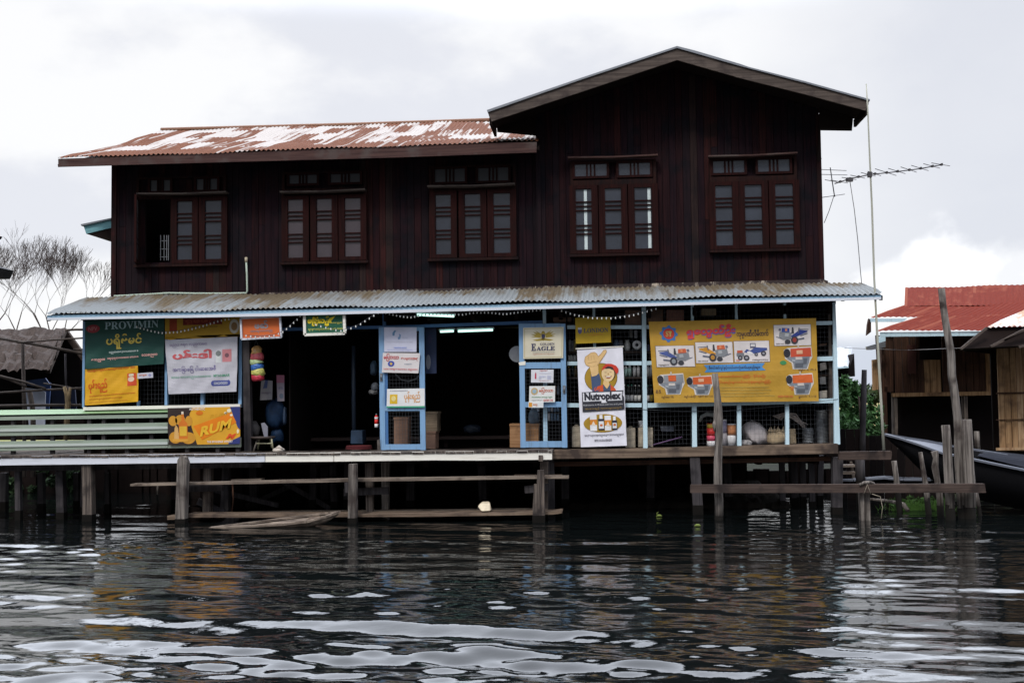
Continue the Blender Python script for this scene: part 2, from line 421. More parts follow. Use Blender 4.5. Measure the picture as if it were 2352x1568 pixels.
M_PLANKG = wood('plank_grey', (.085,.066,.055), (.27,.215,.170), 'x', stain=(.070,.052,.042))
M_BEAMR = wood('beam_red', (.050,.024,.016), (.10,.050,.032), 'x', stain=(.030,.016,.012))
M_BEAMD = wood('beam_dark', (.038,.026,.022), (.078,.055,.046), 'x', stain=(.022,.016,.015))
M_WIRE = flat('wire', (.085,.09,.10), .5, .5, .6)
M_METAL = flat('dull_metal', (.22,.23,.25), .4, .5, .7, bump=.1)
M_WETB = flat('wet_foot', (.010,.009,.008), .9, .05)
# glass
def glassmat(name, c, r=.22):
    m, nt, bs = newmat(name); N = nt.nodes.new; L = nt.links.new
    tc = N('ShaderNodeTexCoord'); n = N('ShaderNodeTexNoise'); n.inputs['Scale'].default_value = 2.5; n.inputs['Detail'].default_value = 3
    L(tc.outputs['Object'], n.inputs['Vector'])
    mx = N('ShaderNodeMix'); mx.data_type = 'RGBA'; L(n.outputs[0], mx.inputs[0])
    mx.inputs[6].default_value = S3([x*.55 for x in c]); mx.inputs[7].default_value = S3([x*1.4 for x in c]); L(mx.outputs[2], bs.inputs['Base Color'])
    bs.inputs['Roughness'].default_value = r; bs.inputs['Specular IOR Level'].default_value = .55; return m
M_GLASS = glassmat('glass_grey', (.034,.039,.052)); M_GLASSP = glassmat('glass_pink', (.055,.043,.050)); M_GLASSK = glassmat('glass_dark', (.010,.012,.018), .5); M_GLASSD = glassmat('glass_dim', (.023,.026,.036))
M_TUBE = glow('tube_light', (.50,.85,.74), 1.5)
M_BULB = flat('bulb_white', (.75,.76,.74), .3, .5)

YL, YU, YC, YE, YG, YD = 18.0, 19.1, 17.5, 18.35, 18.1, 17.2

# ------------------------------------------------------------------ the shop house
house = thing('shop_house', 'two storey dark timber shop on stilts with rusty roof and pale blue ground floor frame', 'shop building', (0, YL, 0))
xL, xM, xR = at(260,520,YU).x, at(1236,420,YU).x, at(1885,480,YU).x
zW0L, zW0R = at(262,682,YU).z, at(1888,652,YU).z
gA, gL, gR = at(1555,110,YG), at(1122,257,YG), at(1996,232,YG)
def zroof(x):
    if x < gA.x: return gL.z+(gA.z-gL.z)*(x-gL.x)/(gA.x-gL.x)
    return gA.z+(gR.z-gA.z)*(x-gA.x)/(gR.x-gA.x)
eA, eB = at(133,363,YE), at(1234,323,YE)
YR = eA.x/at(370,300,1).x
eC = at(370,300,YR); eD0 = at(1135,277,YR); eD = eC+(eD0-eC)*((eB.x-eC.x)/(eD0.x-eC.x))
def zeave(x): return eA.z+(eB.z-eA.z)*(x-eA.x)/(eB.x-eA.x)
slopeL = (eC.z-eA.z)/(YR-YE)

# windows: (frame l,r), glass centres, glass widths, casement glass top/bottom, transom glass l,r pairs & top/bottom, hood (l,r,vl,vr)
WIN = [dict(cas=[(318,335),(408,443),(472,510)], gt=463, gb=597, fr=(313,519), tr=[(346,392),(452,500)], tt=(413,438), hood=(313,519,444,440), low=True, open=True, g='k'),
       dict(cas=[(662,697),(728,763),(792.5,829)], gt=457, gb=591, fr=(648,842), tr=[(665,729),(760,828)], tt=(401,421), hood=(642,838,440,434), low=True, g='p'),
       dict(cas=[(1001,1036),(1068,1104),(1134,1172)], gt=446, gb=583, fr=(986,1186), tr=[(1000,1069),(1099,1169)], tt=(387,417), hood=(981,1182,427,421), low=True, g='d'),
       dict(cas=[(1323,1359),(1390,1427),(1458,1497)], gt=433, gb=573, fr=(1311,1509), tr=[(1322,1395),(1423,1495)], tt=(376,404), hood=(1304,1511,361,355), low=False, g='g'),
       dict(cas=[(1643.5,1682),(1711,1750),(1781,1822)], gt=425, gb=563, fr=(1632,1833), tr=[(1640,1712),(1743,1816)], tt=(368,396), hood=(1627,1832,358,350), low=False, g='g')]
hole = (at(335,455,YU).x, at(390,455,YU).x, at(360,603,YU).z, at(360,455,YU).z)
def siding(x0, x1, zb, zt, Y, w=.118, openings=(), name='upper_wall'):
    mb = MB(); x = x0; i = 0
    while x < x1-.01:
        xe = min(x1, x+w*rnd.uniform(.92, 1.08)); xc = (x+xe)/2; off = rnd.uniform(0, .006)
        a, b = zb(xc), zt(xc); spans = [(a, b)]
        for ox0, ox1, oz0, oz1 in openings:
            if xc > ox0 and xc < ox1: spans = [(a, oz0), (oz1, b)]
        if rnd.random() < .25 and len(spans) == 1:      # a butt joint part way up
            zj = a+(b-a)*rnd.uniform(.25, .75); spans = [(a, zj-.002), (zj+.002, b)]
        for p, q in spans:
            m = rnd.choices(SID, (5, 4, 1.6, 3, .35))[0]
            mb.box(x+.003, xe-.003, Y-.012-off, Y+.012, p, q, m)
        x = xe; i += 1
    return mb.build(name, house)
def zbot(x): return zW0L+(zW0R-zW0L)*(x-xL)/(xR-xL)
siding(xL, xM, zbot, lambda x: zeave(x)+.12, YU, openings=[hole])
siding(xM, xR, zbot, lambda x: zroof(x)-.06, YU-.05, name='gable_wall')
# carcase behind the boards: side and back walls, upper floor, dark sheathing
mb = MB()
ZF = zW0R-.35                      # upper floor level
YB = 24.5
for xx, zt in ((xL, zeave(xL)+.05), (xR-.06, zroof(xR)-.12)):
    mb.box(xx, xx+.06, YU+.02, YB, ZF, zt, SID[1])
mb.box(xM-.03, xM+.03, YU+.05, YB, zeave(xM)+.1, zroof(xM)-.1, SID[1])
a, b = zeave(xL)+.1, zroof(xR)-.15
mb.box(xL+.06, xR-.06, YB-.06, YB, ZF, a, SID[1])
h_ = [(xL+.06,YU+.03),(hole[0],YU+.03)]
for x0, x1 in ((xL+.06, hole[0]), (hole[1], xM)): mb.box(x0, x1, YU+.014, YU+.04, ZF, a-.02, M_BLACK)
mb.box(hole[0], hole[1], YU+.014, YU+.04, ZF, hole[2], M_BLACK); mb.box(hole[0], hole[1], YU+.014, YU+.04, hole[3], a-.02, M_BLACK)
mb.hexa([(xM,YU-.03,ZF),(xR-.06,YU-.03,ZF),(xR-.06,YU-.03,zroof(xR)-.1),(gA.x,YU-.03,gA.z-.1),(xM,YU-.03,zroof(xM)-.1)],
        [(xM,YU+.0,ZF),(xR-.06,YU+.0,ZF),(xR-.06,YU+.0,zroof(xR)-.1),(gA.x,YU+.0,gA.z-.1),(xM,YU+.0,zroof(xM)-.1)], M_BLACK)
mb.hexa([(xM,YB-.05,a),(xR-.06,YB-.05,a),(xR-.06,YB-.05,zroof(xR)-.1),(gA.x,YB-.05,gA.z-.1),(xM,YB-.05,zroof(xM)-.1)],
        [(xM,YB,a),(xR-.06,YB,a),(xR-.06,YB,zroof(xR)-.1),(gA.x,YB,gA.z-.1),(xM,YB,zroof(xM)-.1)], SID[1])
mb.build('side_wall', house)
mb = MB(); mb.box(at(193,800,YL).x, at(1920,800,YL).x, YU-.05, YB, ZF-.08, ZF-.02, M_DARK)
for i in range(18):
    x = xL+.1+(xR-xL-.2)*i/17; mb.box(x-.03, x+.03, YL, YB-.1, ZF-.22, ZF-.08, M_DARK)
mb.build('upper_floor', house)
# corner boards
mb = MB()
mb.box(xL-.02, xL+.07, YU-.04, YU-.019, zbot(xL), zeave(xL)+.02, SID[2]); mb.build('corner_board', house); mb = MB(); mb.box(xM-.03, xM+.05, YU-.09, YU-.069, zbot(xM), zroof(xM)-.15, SID[3]); mb.build('corner_board', house); mb = MB()
mb.box(xR-.06, xR+.015, YU-.09, YU-.069, zbot(xR), zroof(xR)-.15, SID[2]); mb.build('corner_board', house)
# weathered flashing where the canopy meets the wall
m, nt, bs = newmat('flashing'); N = nt.nodes.new; L = nt.links.new
tc = N('ShaderNodeTexCoord'); mp = N('ShaderNodeMapping'); mp.inputs['Scale'].default_value = (9, 2, 3); L(tc.outputs['Object'], mp.inputs[0])
n = N('ShaderNodeTexNoise'); n.inputs['Scale'].default_value = .8; n.inputs['Detail'].default_value = 6; n.inputs['Roughness'].default_value = .7; L(mp.outputs[0], n.inputs[0])
rp = N('ShaderNodeValToRGB'); rp.color_ramp.elements[0].position = .56; rp.color_ramp.elements[0].color = (.030,.018,.018,1)
rp.color_ramp.elements[1].position = .68; rp.color_ramp.elements[1].color = (.45,.38,.30,1); L(n.outputs[0], rp.inputs[0]); L(rp.outputs[0], bs.inputs['Base Color']); bs.inputs['Roughness'].default_value = .9
M_FLASH = m
mb = MB(); mb.slab([(600,672),(1240,657),(1890,641),(1902,645),(1902,657),(1240,671),(600,686)], YU-.15, .05, M_FLASH); mb.build('flashing', house)

# ---- left roof
M_RUST = iron('rusty_iron', (.080,.029,.017), (.190,.078,.042), (.40,.365,.34), sheet=.34, row=1.05, lo=.545, hi=.60, grain=(11, .45, 1), per=.36)
M_CAN = iron('canopy_iron', (.105,.078,.050), (.180,.145,.100), (.24,.255,.262), sheet=.75, row=3, lo=.40, hi=.56, seam=False, pale_top=True)
mb = MB(); corr(mb, eA, eB, eC, eD, M_RUST, rows=10, pitch=.082, amp=.013, sag=.04)
eE, eF = eC+Vector((0,2.6,-1.0)), eD+Vector((0,2.6,-1.0)); corr(mb, eC+Vector((0,.01,.01)), eD+Vector((0,.01,.01)), eE, eF, M_RUST, rows=3, seg=4)
mb.tube([eC+Vector((0,0,.015)), eC.lerp(eD,.5)+Vector((0,0,.0)), eD+Vector((0,0,.015))], .045, flat('ridge_cap', (.20,.10,.06), .7, .3), 6)
roofL = mb.build('roof', house)
fm = MB(); fm.slab([(133.5,365),(500,352),(900,336),(1233,326),(1232,350),(900,362),(500,373),(134,383)], YE+.02, .035, M_FASCR); fm.build('fascia', roofL)
mb = MB()
o1 = Vector((0,.05,-.09))
for s in [i/15 for i in range(16)]:
    p = eA.lerp(eB, s); q = Vector((p.x, YU+.3, p.z+slopeL*(YU+.3-YE))); mb.beam(p+o1+Vector((0,0,-.03)), q+Vector((0,0,-.16)), .05, .05, M_DARK)
mb.build('rafter', roofL)
mb = MB(); mb.hexa([eA+Vector((.02,.06,-.10)), eB+Vector((-.02,.06,-.10)), eD+Vector((-.02,0,-.12)), eC+Vector((.02,0,-.12))],
        [eA+Vector((.02,.06,-.115)), eB+Vector((-.02,.06,-.115)), eD+Vector((-.02,0,-.135)), eC+Vector((.02,0,-.135))], M_DARK); mb.build('soffit', roofL)
# ---- gable roof
mb = MB()
TH = .05
rr = at(1700,151.5,YG); 
prof = [Vector(p) for p in (gL, gA, gR)]
top = [p+Vector((0,-.02,.0)) for p in prof]
yy = YU-.02
def strip(pr, y0, y1, dz, mat):
    for p, q in zip(pr[:-1], pr[1:]):
        mb.hexa([(p.x,y0,p.z),(q.x,y0,q.z),(q.x,y0,q.z-dz),(p.x,y0,p.z-dz)], [(p.x,y1,p.z),(q.x,y1,q.z),(q.x,y1,q.z-dz),(p.x,y1,p.z-dz)], mat)
strip(prof, YG+.03, yy, TH, M_DARK)
inn = [Vector((xM-.05,0,zroof(xM-.05))), gA, Vector((xR+.05,0,zroof(xR+.05)))]
strip(inn, yy, YB+.6, TH, M_DARK)
groof = mb.build('gable_roof', house)
mb = MB()
for pins in ([(1121,257),(1330,185.5),(1555,109),(1555,138),(1330,213),(1129,279)], [(1555,109),(1700,152.5),(1850,191),(1996,231),(1988,254),(1850,217),(1700,179.5),(1555,138)]):
    mb.slab(pins, YG-.012, .04, M_FASC)
mb.build('barge_board', groof)
mb = MB()
mb.slab([(1118,253),(1330,180.5),(1555,106),(1555,110.5),(1330,185),(1120,258)], YG-.04, 1.0, M_METAL)
mb.slab([(1555,106),(1595,116),(1700,147),(1720,154),(1850,187),(1998,228),(1998,232),(1850,191),(1700,152),(1555,110.5)], YG-.04, 1.0, M_METAL)
mb.build('roof_sheet', groof)
mb = MB()     # boards closing the back of the side overhangs
mb.slab([(1140,262),(1236,232),(1236,312),(1142,303)], YU-.06, .03, M_DARK); mb.build('soffit_board', groof); mb = MB()
mb.slab([(1882,225),(1962,246),(1957,300),(1882,299)], YU-.12, .03, M_DARK); mb.build('soffit_board', groof); mb = MB()
for x in (gL.x+.03, gR.x-.03):
    mb = MB(); z = zroof(x)-.04; mb.box(x-.02, x+.02, YG+.03, YU-.1, z-.17, z-.05, M_DARK); mb.build('soffit_board', groof)
mb = MB(); mb.beam((xR+.0,YU-.06,at(1880,330,YU).z+.28),(xR-.04,YU-.06,at(1880,372,YU).z),.03,.1,M_DARK)
mb.slab([(1878,361),(1888,364),(1880,373)], YU-.1, .2, M_DARK); mb.build('bracket', house)

# ---- windows
def window(w):
    Yw = YU-.055-.02 if w['low'] else YU-.105-.02
    def X(u, v=500): return at(u, v, Yw).x
    vm = (w['gt']+w['gb'])/2; uc = sum(w['fr'])/2
    def Z(v): return at(uc, v, Yw).z
    x0, x1 = X(w['fr'][0]), X(w['fr'][1]); zt = Z(w['tt'][0]-8); zb = Z(w['gb']+9)
    mid = Z((w['tt'][1]+w['gt'])/2)
    fr = MB(); t = .05
    fr.box(x0, x0+t, Yw-.02, Yw+.08, zb, zt, M_JAMB); fr.box(x1-t, x1, Yw-.02, Yw+.08, zb, zt, M_JAMB)
    fr.box(x0+t, x1-t, Yw-.02, Yw+.08, zt-.04, zt, M_JAMB); fr.box(x0-.03, x1+.03, Yw-.04, Yw+.08, zb-.045, zb-.002, M_JAMB)
    fr.box(x0+t, x1-t, Yw-.02, Yw+.08, mid-.045, mid+.045, M_JAMB)
    f = fr.build('window', house)
    g = {'g': M_GLASS, 'p': M_GLASSP, 'k': M_GLASSD, 'd': M_GLASSD}[w['g']]
    zg1, zg0 = Z(w['gt']), Z(w['gb']); H = zg1-zg0
    cs = w['cas']; n = len(cs)
    for i, (a, b) in enumerate(cs):
        xa, xb = X(a), X(b); 
        if w.get('open') and i == 0:
            # casement swung open, seen nearly edge on
            c = MB(); xh = x0+t; L_ = .42; ang = R_(72)
            d = Vector((math.cos(ang), -math.sin(ang), 0)); h = Vector((xh, Yw-.02, 0)); nn = Vector((d.y, -d.x, 0))*.035
            def cb(s0, s1, z0, z1, mat, th=1):
                p = h+d*L_*s0; q = h+d*L_*s1
                c.hexa([p+Vector((0,0,z0)), q+Vector((0,0,z0)), q+Vector((0,0,z1)), p+Vector((0,0,z1))], [p+nn*th+Vector((0,0,z0)), q+nn*th+Vector((0,0,z0)), q+nn*th+Vector((0,0,z1)), p+nn*th+Vector((0,0,z1))], mat)
            e = .07; cb(0,.18,zg0-e,zg1+e,M_RED); cb(.82,1,zg0-e,zg1+e,M_RED); cb(.18,.82,zg1,zg1+e,M_RED); cb(.18,.82,zg0-e,zg0,M_RED)
            for k in (.24,.31,.38,.58,.66,.74): cb(.18,.82,zg1-H*k-.012,zg1-H*k+.012,M_RED)
            cb(.18,.82,zg0,zg1,M_GLASSK,.4); c.build('casement', f); continue
        c = MB(); sw = (X(cs[2][0])-X(cs[1][1]))/2-.004
        if i == 0: sl = sr = sw
        else: sl = sr = sw
        e = .062; y0, y1 = Yw-.045, Yw-.005
        c.box(xa-sl+.004, xa, y0, y1, zg0-e, zg1+e, M_RED); c.box(xb, xb+sr-.004, y0, y1, zg0-e, zg1+e, M_RED)
        c.box(xa, xb, y0, y1, zg1, zg1+e, M_RED); c.box(xa, xb, y0, y1, zg0-e, zg0, M_RED)
        for k in (.215,.285,.355,.60,.67,.74): c.box(xa, xb, y0+.006, y1-.004, zg1-H*k-.011, zg1-H*k+.011, M_RED)
        if w is WIN[1] or w is WIN[0]: pass
        cc = c.build('casement', f)
        p = MB(); p.box(xa, xb, y1-.003, y1+.004, zg0, zg1, g)
        if w is WIN[3] and i in (0, 2): 
            xx = xa+(xb-xa)*(.62 if i == 0 else .86); p.box(xx-.025, xx+.025, y1-.006, y1-.0035, zg0+.01, zg1-.01, flat('pale_strip', (.55,.62,.62), .6, .2))  # narrow pale strip on two panes
        p.build('glass_pane', f)
    za, zc = Z(w['tt'][1]), Z(w['tt'][0])
    for a, b in w['tr']:
        xa, xb = X(a), X(b); c = MB(); e = .04; y0, y1 = Yw-.04, Yw-.005
        for bx in ((xa-e, xa, za-e, zc+e), (xb, xb+e, za-e, zc+e), (xa, xb, zc, zc+e), (xa, xb, za-e, za)): c.box(bx[0], bx[1], y0, y1, bx[2], bx[3], M_RED)
        for k in (.38, .50, .62): c.box(xa+(xb-xa)*k-.013, xa+(xb-xa)*k+.013, y0+.004, y1-.003, za, zc, M_RED)
        c.build('transom_light', f)
        p = MB(); p.box(xa, xb, y1-.002, y1+.004, za, zc, M_GLASS if not w['low'] else M_GLASSK); p.build('glass_pane', f)
    hl, hr, va, vb = w['hood']; hd = MB()
    m5 = ((hl+hr)/2, (va+vb)/2+2)
    hd.slab([(hl,va-1.5),(m5[0],m5[1]-1.5),(hr,vb-1.5),(hr,vb+2),(m5[0],m5[1]+2),(hl,va+2)], Yw-.17, .16, M_FASC if w['low'] else M_FASCR)
    hd.build('hood', f)
for w in WIN: window(w)
# grille bars inside the open window
mb = MB()
for u in (369,377,383,387): 
    p = at(u, 540, YU+.1); q = at(u, 598, YU+.1); mb.beam(q, (q.x, YU+.1, p.z), .012, .012, M_METAL)
for v in (553,572,590): mb.bar(368, v, 389, v, YU+.12, .012, .012, M_METAL)
mb.build('window_grille', house)

# ---- small hood on the left side wall
mb = MB()
A_, B_ = at(198,527,19.4), at(262,512,19.4); 
mb.slab([(185,515),(262,499),(262,502),(187,519)], 19.35, 1.5, M_METAL)
mb.slab([(192,519),(262,503),(262,521.5),(198,537)], 19.4, .03, paint('teal_paint', (.15,.34,.38), (.09,.13,.14), .5, 'x'))
mb.hexa([at(198,537,19.42), at(262,521,19.42), at(262,553,19.42), at(240,548,19.42)], [p+Vector((0,1.3,0)) for p in (at(198,537,19.42), at(262,521,19.42), at(262,553,19.42), at(240,548,19.42))], M_DARK)
mb.build('side_hood', house)
# ---- drain pipe on the wall
mb = MB(); Yp = YU-.07
mb.tube([at(262,680,Yp), at(330,676.5,Yp), at(388,673,Yp), at(450,674,Yp-.02), at(520,674,Yp-.02), at(566,673,Yp), at(568,668,Yp), at(567,630,Yp), at(565.5,600,Yp)], .017, paint('pipe_paint', (.42,.50,.42), (.25,.22,.16), .5, 'z'), 8)
mb.tube([at(565.5,602,Yp), at(565.3,591,Yp)], .026, flat('pipe_end', (.42,.36,.26), .6), 8)
mb.build('drain_pipe', house)

# ---- canopy
cA, cB = at(107,722,YC), at(2026,673,YC)
YBk = cB.x/at(1976,651,1).x
cbl, cbr = at(262,680,YBk), at(1888,650,YBk)
def zback(x): return cbl.z+(cbr.z-cbl.z)*(x-cbl.x)/(cbr.x-cbl.x)
cC, cD = Vector((cA.x,YBk,zback(cA.x))), Vector((cB.x,YBk,zback(cB.x)))
mb = MB(); corr(mb, cA+Vector((0,-.04,0)), cB+Vector((0,-.04,0)), cC, cD, M_CAN, rows=5, pitch=.082, amp=.013)
can = mb.build('canopy', house)
mb = MB()
mb.slab([(108,724),(600,713),(1200,698),(1700,685),(2024,677),(2024,683),(1700,692),(1200,705),(600,721),(108,731)], YC, .03, M_FBLUE)
mb.slab([(108,730),(600,720),(1200,704),(1700,691),(2024,682),(2024,687.5),(1700,697),(1200,710.5),(600,726.5),(108,735)], YC-.02, .045, M_WGREY)
mb.build('canopy_fascia', can)
mb = MB()
n_ = 24
for i in range(n_):
    s = i/(n_-1); p = cA.lerp(cB, s)+Vector((0,.06,-.07)); q = cC.lerp(cD, s)+Vector((0,0,-.07)); mb.beam(p, q, .07, .045, M_DARK)
mb.beam(cA+Vector((.05,.5,.03)), cB+Vector((-.05,.5,.03)), .05, .05, M_DARK)
mb.build('canopy_rafter', can)
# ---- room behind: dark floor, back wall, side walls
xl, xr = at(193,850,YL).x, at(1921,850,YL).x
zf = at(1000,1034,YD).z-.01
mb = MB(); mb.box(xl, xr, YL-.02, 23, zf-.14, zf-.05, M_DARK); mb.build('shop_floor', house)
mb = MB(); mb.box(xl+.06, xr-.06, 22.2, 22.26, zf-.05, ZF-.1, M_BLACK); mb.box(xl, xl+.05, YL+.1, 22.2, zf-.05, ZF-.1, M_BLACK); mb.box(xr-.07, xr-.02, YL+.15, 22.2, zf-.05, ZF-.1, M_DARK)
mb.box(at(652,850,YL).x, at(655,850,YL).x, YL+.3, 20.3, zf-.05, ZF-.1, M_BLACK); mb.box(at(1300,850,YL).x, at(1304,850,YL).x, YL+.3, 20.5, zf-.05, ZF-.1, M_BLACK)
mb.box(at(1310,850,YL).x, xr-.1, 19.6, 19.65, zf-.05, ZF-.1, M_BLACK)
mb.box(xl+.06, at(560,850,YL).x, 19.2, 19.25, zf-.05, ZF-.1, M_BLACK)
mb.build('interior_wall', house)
mb = MB()
for x, zt in ((xl, at(193,733,YL).z), (xr-.04, at(1915,690,YL).z)):
    mb.hexa([(x,YL+.02,zf-.1),(x,YU+.1,zf-.1),(x,YU+.1,zt+.32),(x,YL+.02,zt+.06)], [(x+.03,YL+.02,zf-.1),(x+.03,YU+.1,zf-.1),(x+.03,YU+.1,zt+.32),(x+.03,YL+.02,zt+.06)], M_DARK)
    mb.build('end_panel', house); mb = MB()
mb = MB(); mb.slab([(190,727),(1200,703),(1920,686),(1920,698),(1200,716),(190,742)], YL+.14, .05, M_DARK); mb.build('head_beam', house)
# ---- ground floor frame
def vposts(lst, name, mat, Y=YL, d=.08):
    for (ua, ub, va, vb) in lst:
        m_ = MB(); m_.slab([(ua[0],va),(ua[1],va),(ub[1],vb),(ub[0],vb)], Y, d, mat); m_.build(name, house)
vposts([((1474,1483.5),(1477.5,1487.5),700,1028.5), ((1912.5,1919),(1916.5,1930),694,1020)], 'corner_post', M_PALE, YL-.01)
vposts([((1246,1254),(1247,1254),706,743), ((1361,1367),(1361,1367),704,730),((1362,1369),(1363,1369),786,802),
        ((1587,1593.5),(1587.5,1594),697,736), ((1688.5,1694.5),(1689,1695),694,733), ((1800,1805.5),(1800.5,1806),692,731),
        ((1589.5,1600),(1590,1601),925,1026.5), ((1693,1702.5),(1693.5,1703),924,1024), ((1804,1812.5),(1804.5,1813),922,1022)], 'stud', M_PALE, YL)
vposts([((1247,1256),(1248,1257.5),843,1027)], 'stud', M_BLUEX, YL+.02)
vposts([((1903,1912),(1906,1916),700,1019)], 'back_post', M_POST, YL+.12)
def rail(pins, name='rail', mat=M_PALE, Y=YL+.012, d=.06):
    m_ = MB(); m_.slab(pins, Y, d, mat); m_.build(name, house)
rail([(1303,747),(1474,747),(1474,755),(1303,755)]); rail([(1484,746.5),(1912,737),(1912,745.5),(1484,755)])
rail([(1303,830),(1474,829.5),(1474,838),(1303,838.5)]); rail([(1484,829),(1914,818),(1914,828),(1484,838)])
rail([(1303,925.5),(1474,925.5),(1474,935),(1303,935)]); rail([(1487,925.5),(1916,914.5),(1916,925),(1487,936)])
rail([(630,753),(945,746),(1246,735.5),(1246,743),(945,753),(630,760)], 'lintel', M_DBLUE, YL+.03)
vposts([((878,884),(879,885),716,752)], 'stud', M_DBLUE, YL+.05)
# left section
vposts([((190,195.5),(188.5,193.5),738,936), ((379,384.5),(378,384),770,930), ((460.5,467.5),(460.5,467.5),900,930), ((549,555.5),(547.5,554.5),735,935), ((314,318),(314,318),920,932)], 'stud', M_BLUE, YL+.01)
vposts([((556,571),(561,577),735,1037)], 'timber_post', M_POSTD, YL-.05, .12)
rail([(191,934.5),(551,927.5),(551,935.5),(191,942)], 'sill', M_WHITE, YL-.06, .1)
# wire netting
mb = MB()
for a in ((196,740,378,930),(384,770,548,930),(1304,706,1474,1026),(1486,704,1914,1022)): mesh_wire(mb, *a, YL+.09, M_WIRE)
mb.build('wire_netting', house)
mb = MB(); mb.tube([at(1440,938,YL-.02), at(1560,944,YL-.02), at(1650,945,YL-.02), at(1800,932,YL-.02), at(1925,916,YL-.02)], .0035, M_WIRE, 4); tag(mb.build('wire_line'), 'thin sagging wire stretched along the netting under the big yellow banner', 'wire')
# shop doors
def door(u0, u1, v0, v1, rails_, sw, Y, inner=0, label=None):
    m_ = MB()
    m_.slab([(u0[0],v0),(u0[0]+sw,v0),(u0[1]+sw,v1),(u0[1],v1)], Y, .045, M_BLUE); m_.slab([(u1[0]-sw,v0),(u1[0],v0),(u1[1],v1),(u1[1]-sw,v1)], Y, .045, M_BLUE)
    for a, b in rails_:
        f = lambda v, p: p[0]+(p[1]-p[0])*(v-v0)/(v1-v0)
        m_.slab([(f(a,u0)+sw,a),(f(a,u1)-sw,a-.5),(f(b,u1)-sw,b-.5),(f(b,u0)+sw,b)], Y+.002, .04, M_BLUEX if False else M_BLUE)
    if inner: m_.slab([(u0[0]+sw,v0),(u0[0]+sw+inner,v0),(u0[1]+sw+inner,v1),(u0[1]+sw,v1)], Y+.01, .03, M_DBLUE)
    d = m_.build('door', house)
    w_ = MB(); mesh_wire(w_, u0[0]+sw, v0+8, u1[0]-sw, v1-8, Y+.02, M_WIRE, .05); w_.build('wire_netting', d)
    return d
d1 = door((870,873),(974,977.5),751,1033,[(751,760),(932,943.5),(1020,1032.5)],12,YL-.12,7)
d2 = door((1191.5,1195.5),(1298.5,1303),743,1027.5,[(743,753),(832,846),(922.5,935),(1013,1027)],12,YL-.12)
for dd, u, v in ((d1, 875.5, 866), (d2, 1296, 894)):
    m_ = MB(); m_.lathe(at(u, v+6, YL-.15), [(.0,0),(.014,.004),(.016,.05),(.008,.075),(0,.08)], M_METAL, 8); m_.slab([(u-3,v-9),(u+3,v-9),(u+3,v+9),(u-3,v+9)], YL-.135, .012, M_METAL); m_.build('handle', dd)
m_ = MB(); m_.slab([(1191,832),(1207,829),(1207,838),(1193,839)], YL-.13, .008, M_WHITE); m_.build('patch', d2)
m_ = MB(); m_.slab([(866,1010),(872,1008),(874,1034),(867,1036)], YL-.14, .03, M_LOG); m_.build('door_wedge', d1)
# brown plinth and lower beam
mb = MB(); mb.slab([(1268,1033),(1480,1029.7),(1925,1018.7),(1925,1041),(1480,1050.5),(1268,1053.5)], YL-.16, .30, M_PLANK); mb.build('sill_beam', house)
mb = MB(); mb.slab([(1268,1061),(1600,1055),(1908,1049),(1908,1058),(1600,1065),(1268,1071)], YL+.1, .15, M_BEAMR); mb.build('floor_beam', house)
mb = MB()
for i in range(14):
    x = xl+.3+(xr-xl-.6)*i/13; mb.box(x-.04, x+.04, YL+.2, 23, zf-.30, zf-.141, M_DARK)
mb.build('floor_joist', house)
# stilts under the house
random_st = []
def stilt(u, v0, vb, Y, w=.13, mat=M_POSTD, lean=0, parent=house, name='stilt'):
    p = at(u, v0, Y); m_ = MB(); hw = w/2; z0 = rnd.uniform(.09,.16); lean = rnd.uniform(-.035,.035)
    m_.hexa([(p.x-hw+lean,Y-hw,z0),(p.x+hw+lean,Y-hw,z0),(p.x+hw,Y-hw,p.z),(p.x-hw,Y-hw,p.z)], [(p.x-hw+lean,Y+hw,z0),(p.x+hw+lean,Y+hw,z0),(p.x+hw,Y+hw,p.z),(p.x-hw,Y+hw,p.z)], mat)
    h2 = hw+.004
    m_.hexa([(p.x-h2+lean*1.1,Y-h2,-1.2),(p.x+h2+lean*1.1,Y-h2,-1.2),(p.x+h2+lean,Y-h2,z0),(p.x-h2+lean,Y-h2,z0)], [(p.x-h2+lean*1.1,Y+h2,-1.2),(p.x+h2+lean*1.1,Y+h2,-1.2),(p.x+h2+lean,Y+h2,z0),(p.x-h2+lean,Y+h2,z0)], M_WETB)
    return m_.build(name, parent)
for u, Y, m_ in ((1595,YL-.06,M_POSTD),(1923,YL-.06,M_POSTD),(1262,YL+.05,M_POSTD),(200,YL+.2,M_POSTD)): stilt(u, 1049, 1168, Y, .15, m_)
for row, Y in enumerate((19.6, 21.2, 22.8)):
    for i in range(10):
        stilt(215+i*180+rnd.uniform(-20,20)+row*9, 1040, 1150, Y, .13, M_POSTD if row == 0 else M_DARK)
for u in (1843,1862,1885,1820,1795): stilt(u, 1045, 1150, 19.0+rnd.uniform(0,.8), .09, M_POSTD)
for u in (722,765,800): stilt(u, 1060, 1150, 19.2, .11, M_POSTD)
mb = MB()        # added dark boards keep the undercroft black and block sky reflections; narrow gaps
x = at(-60,1100,23).x
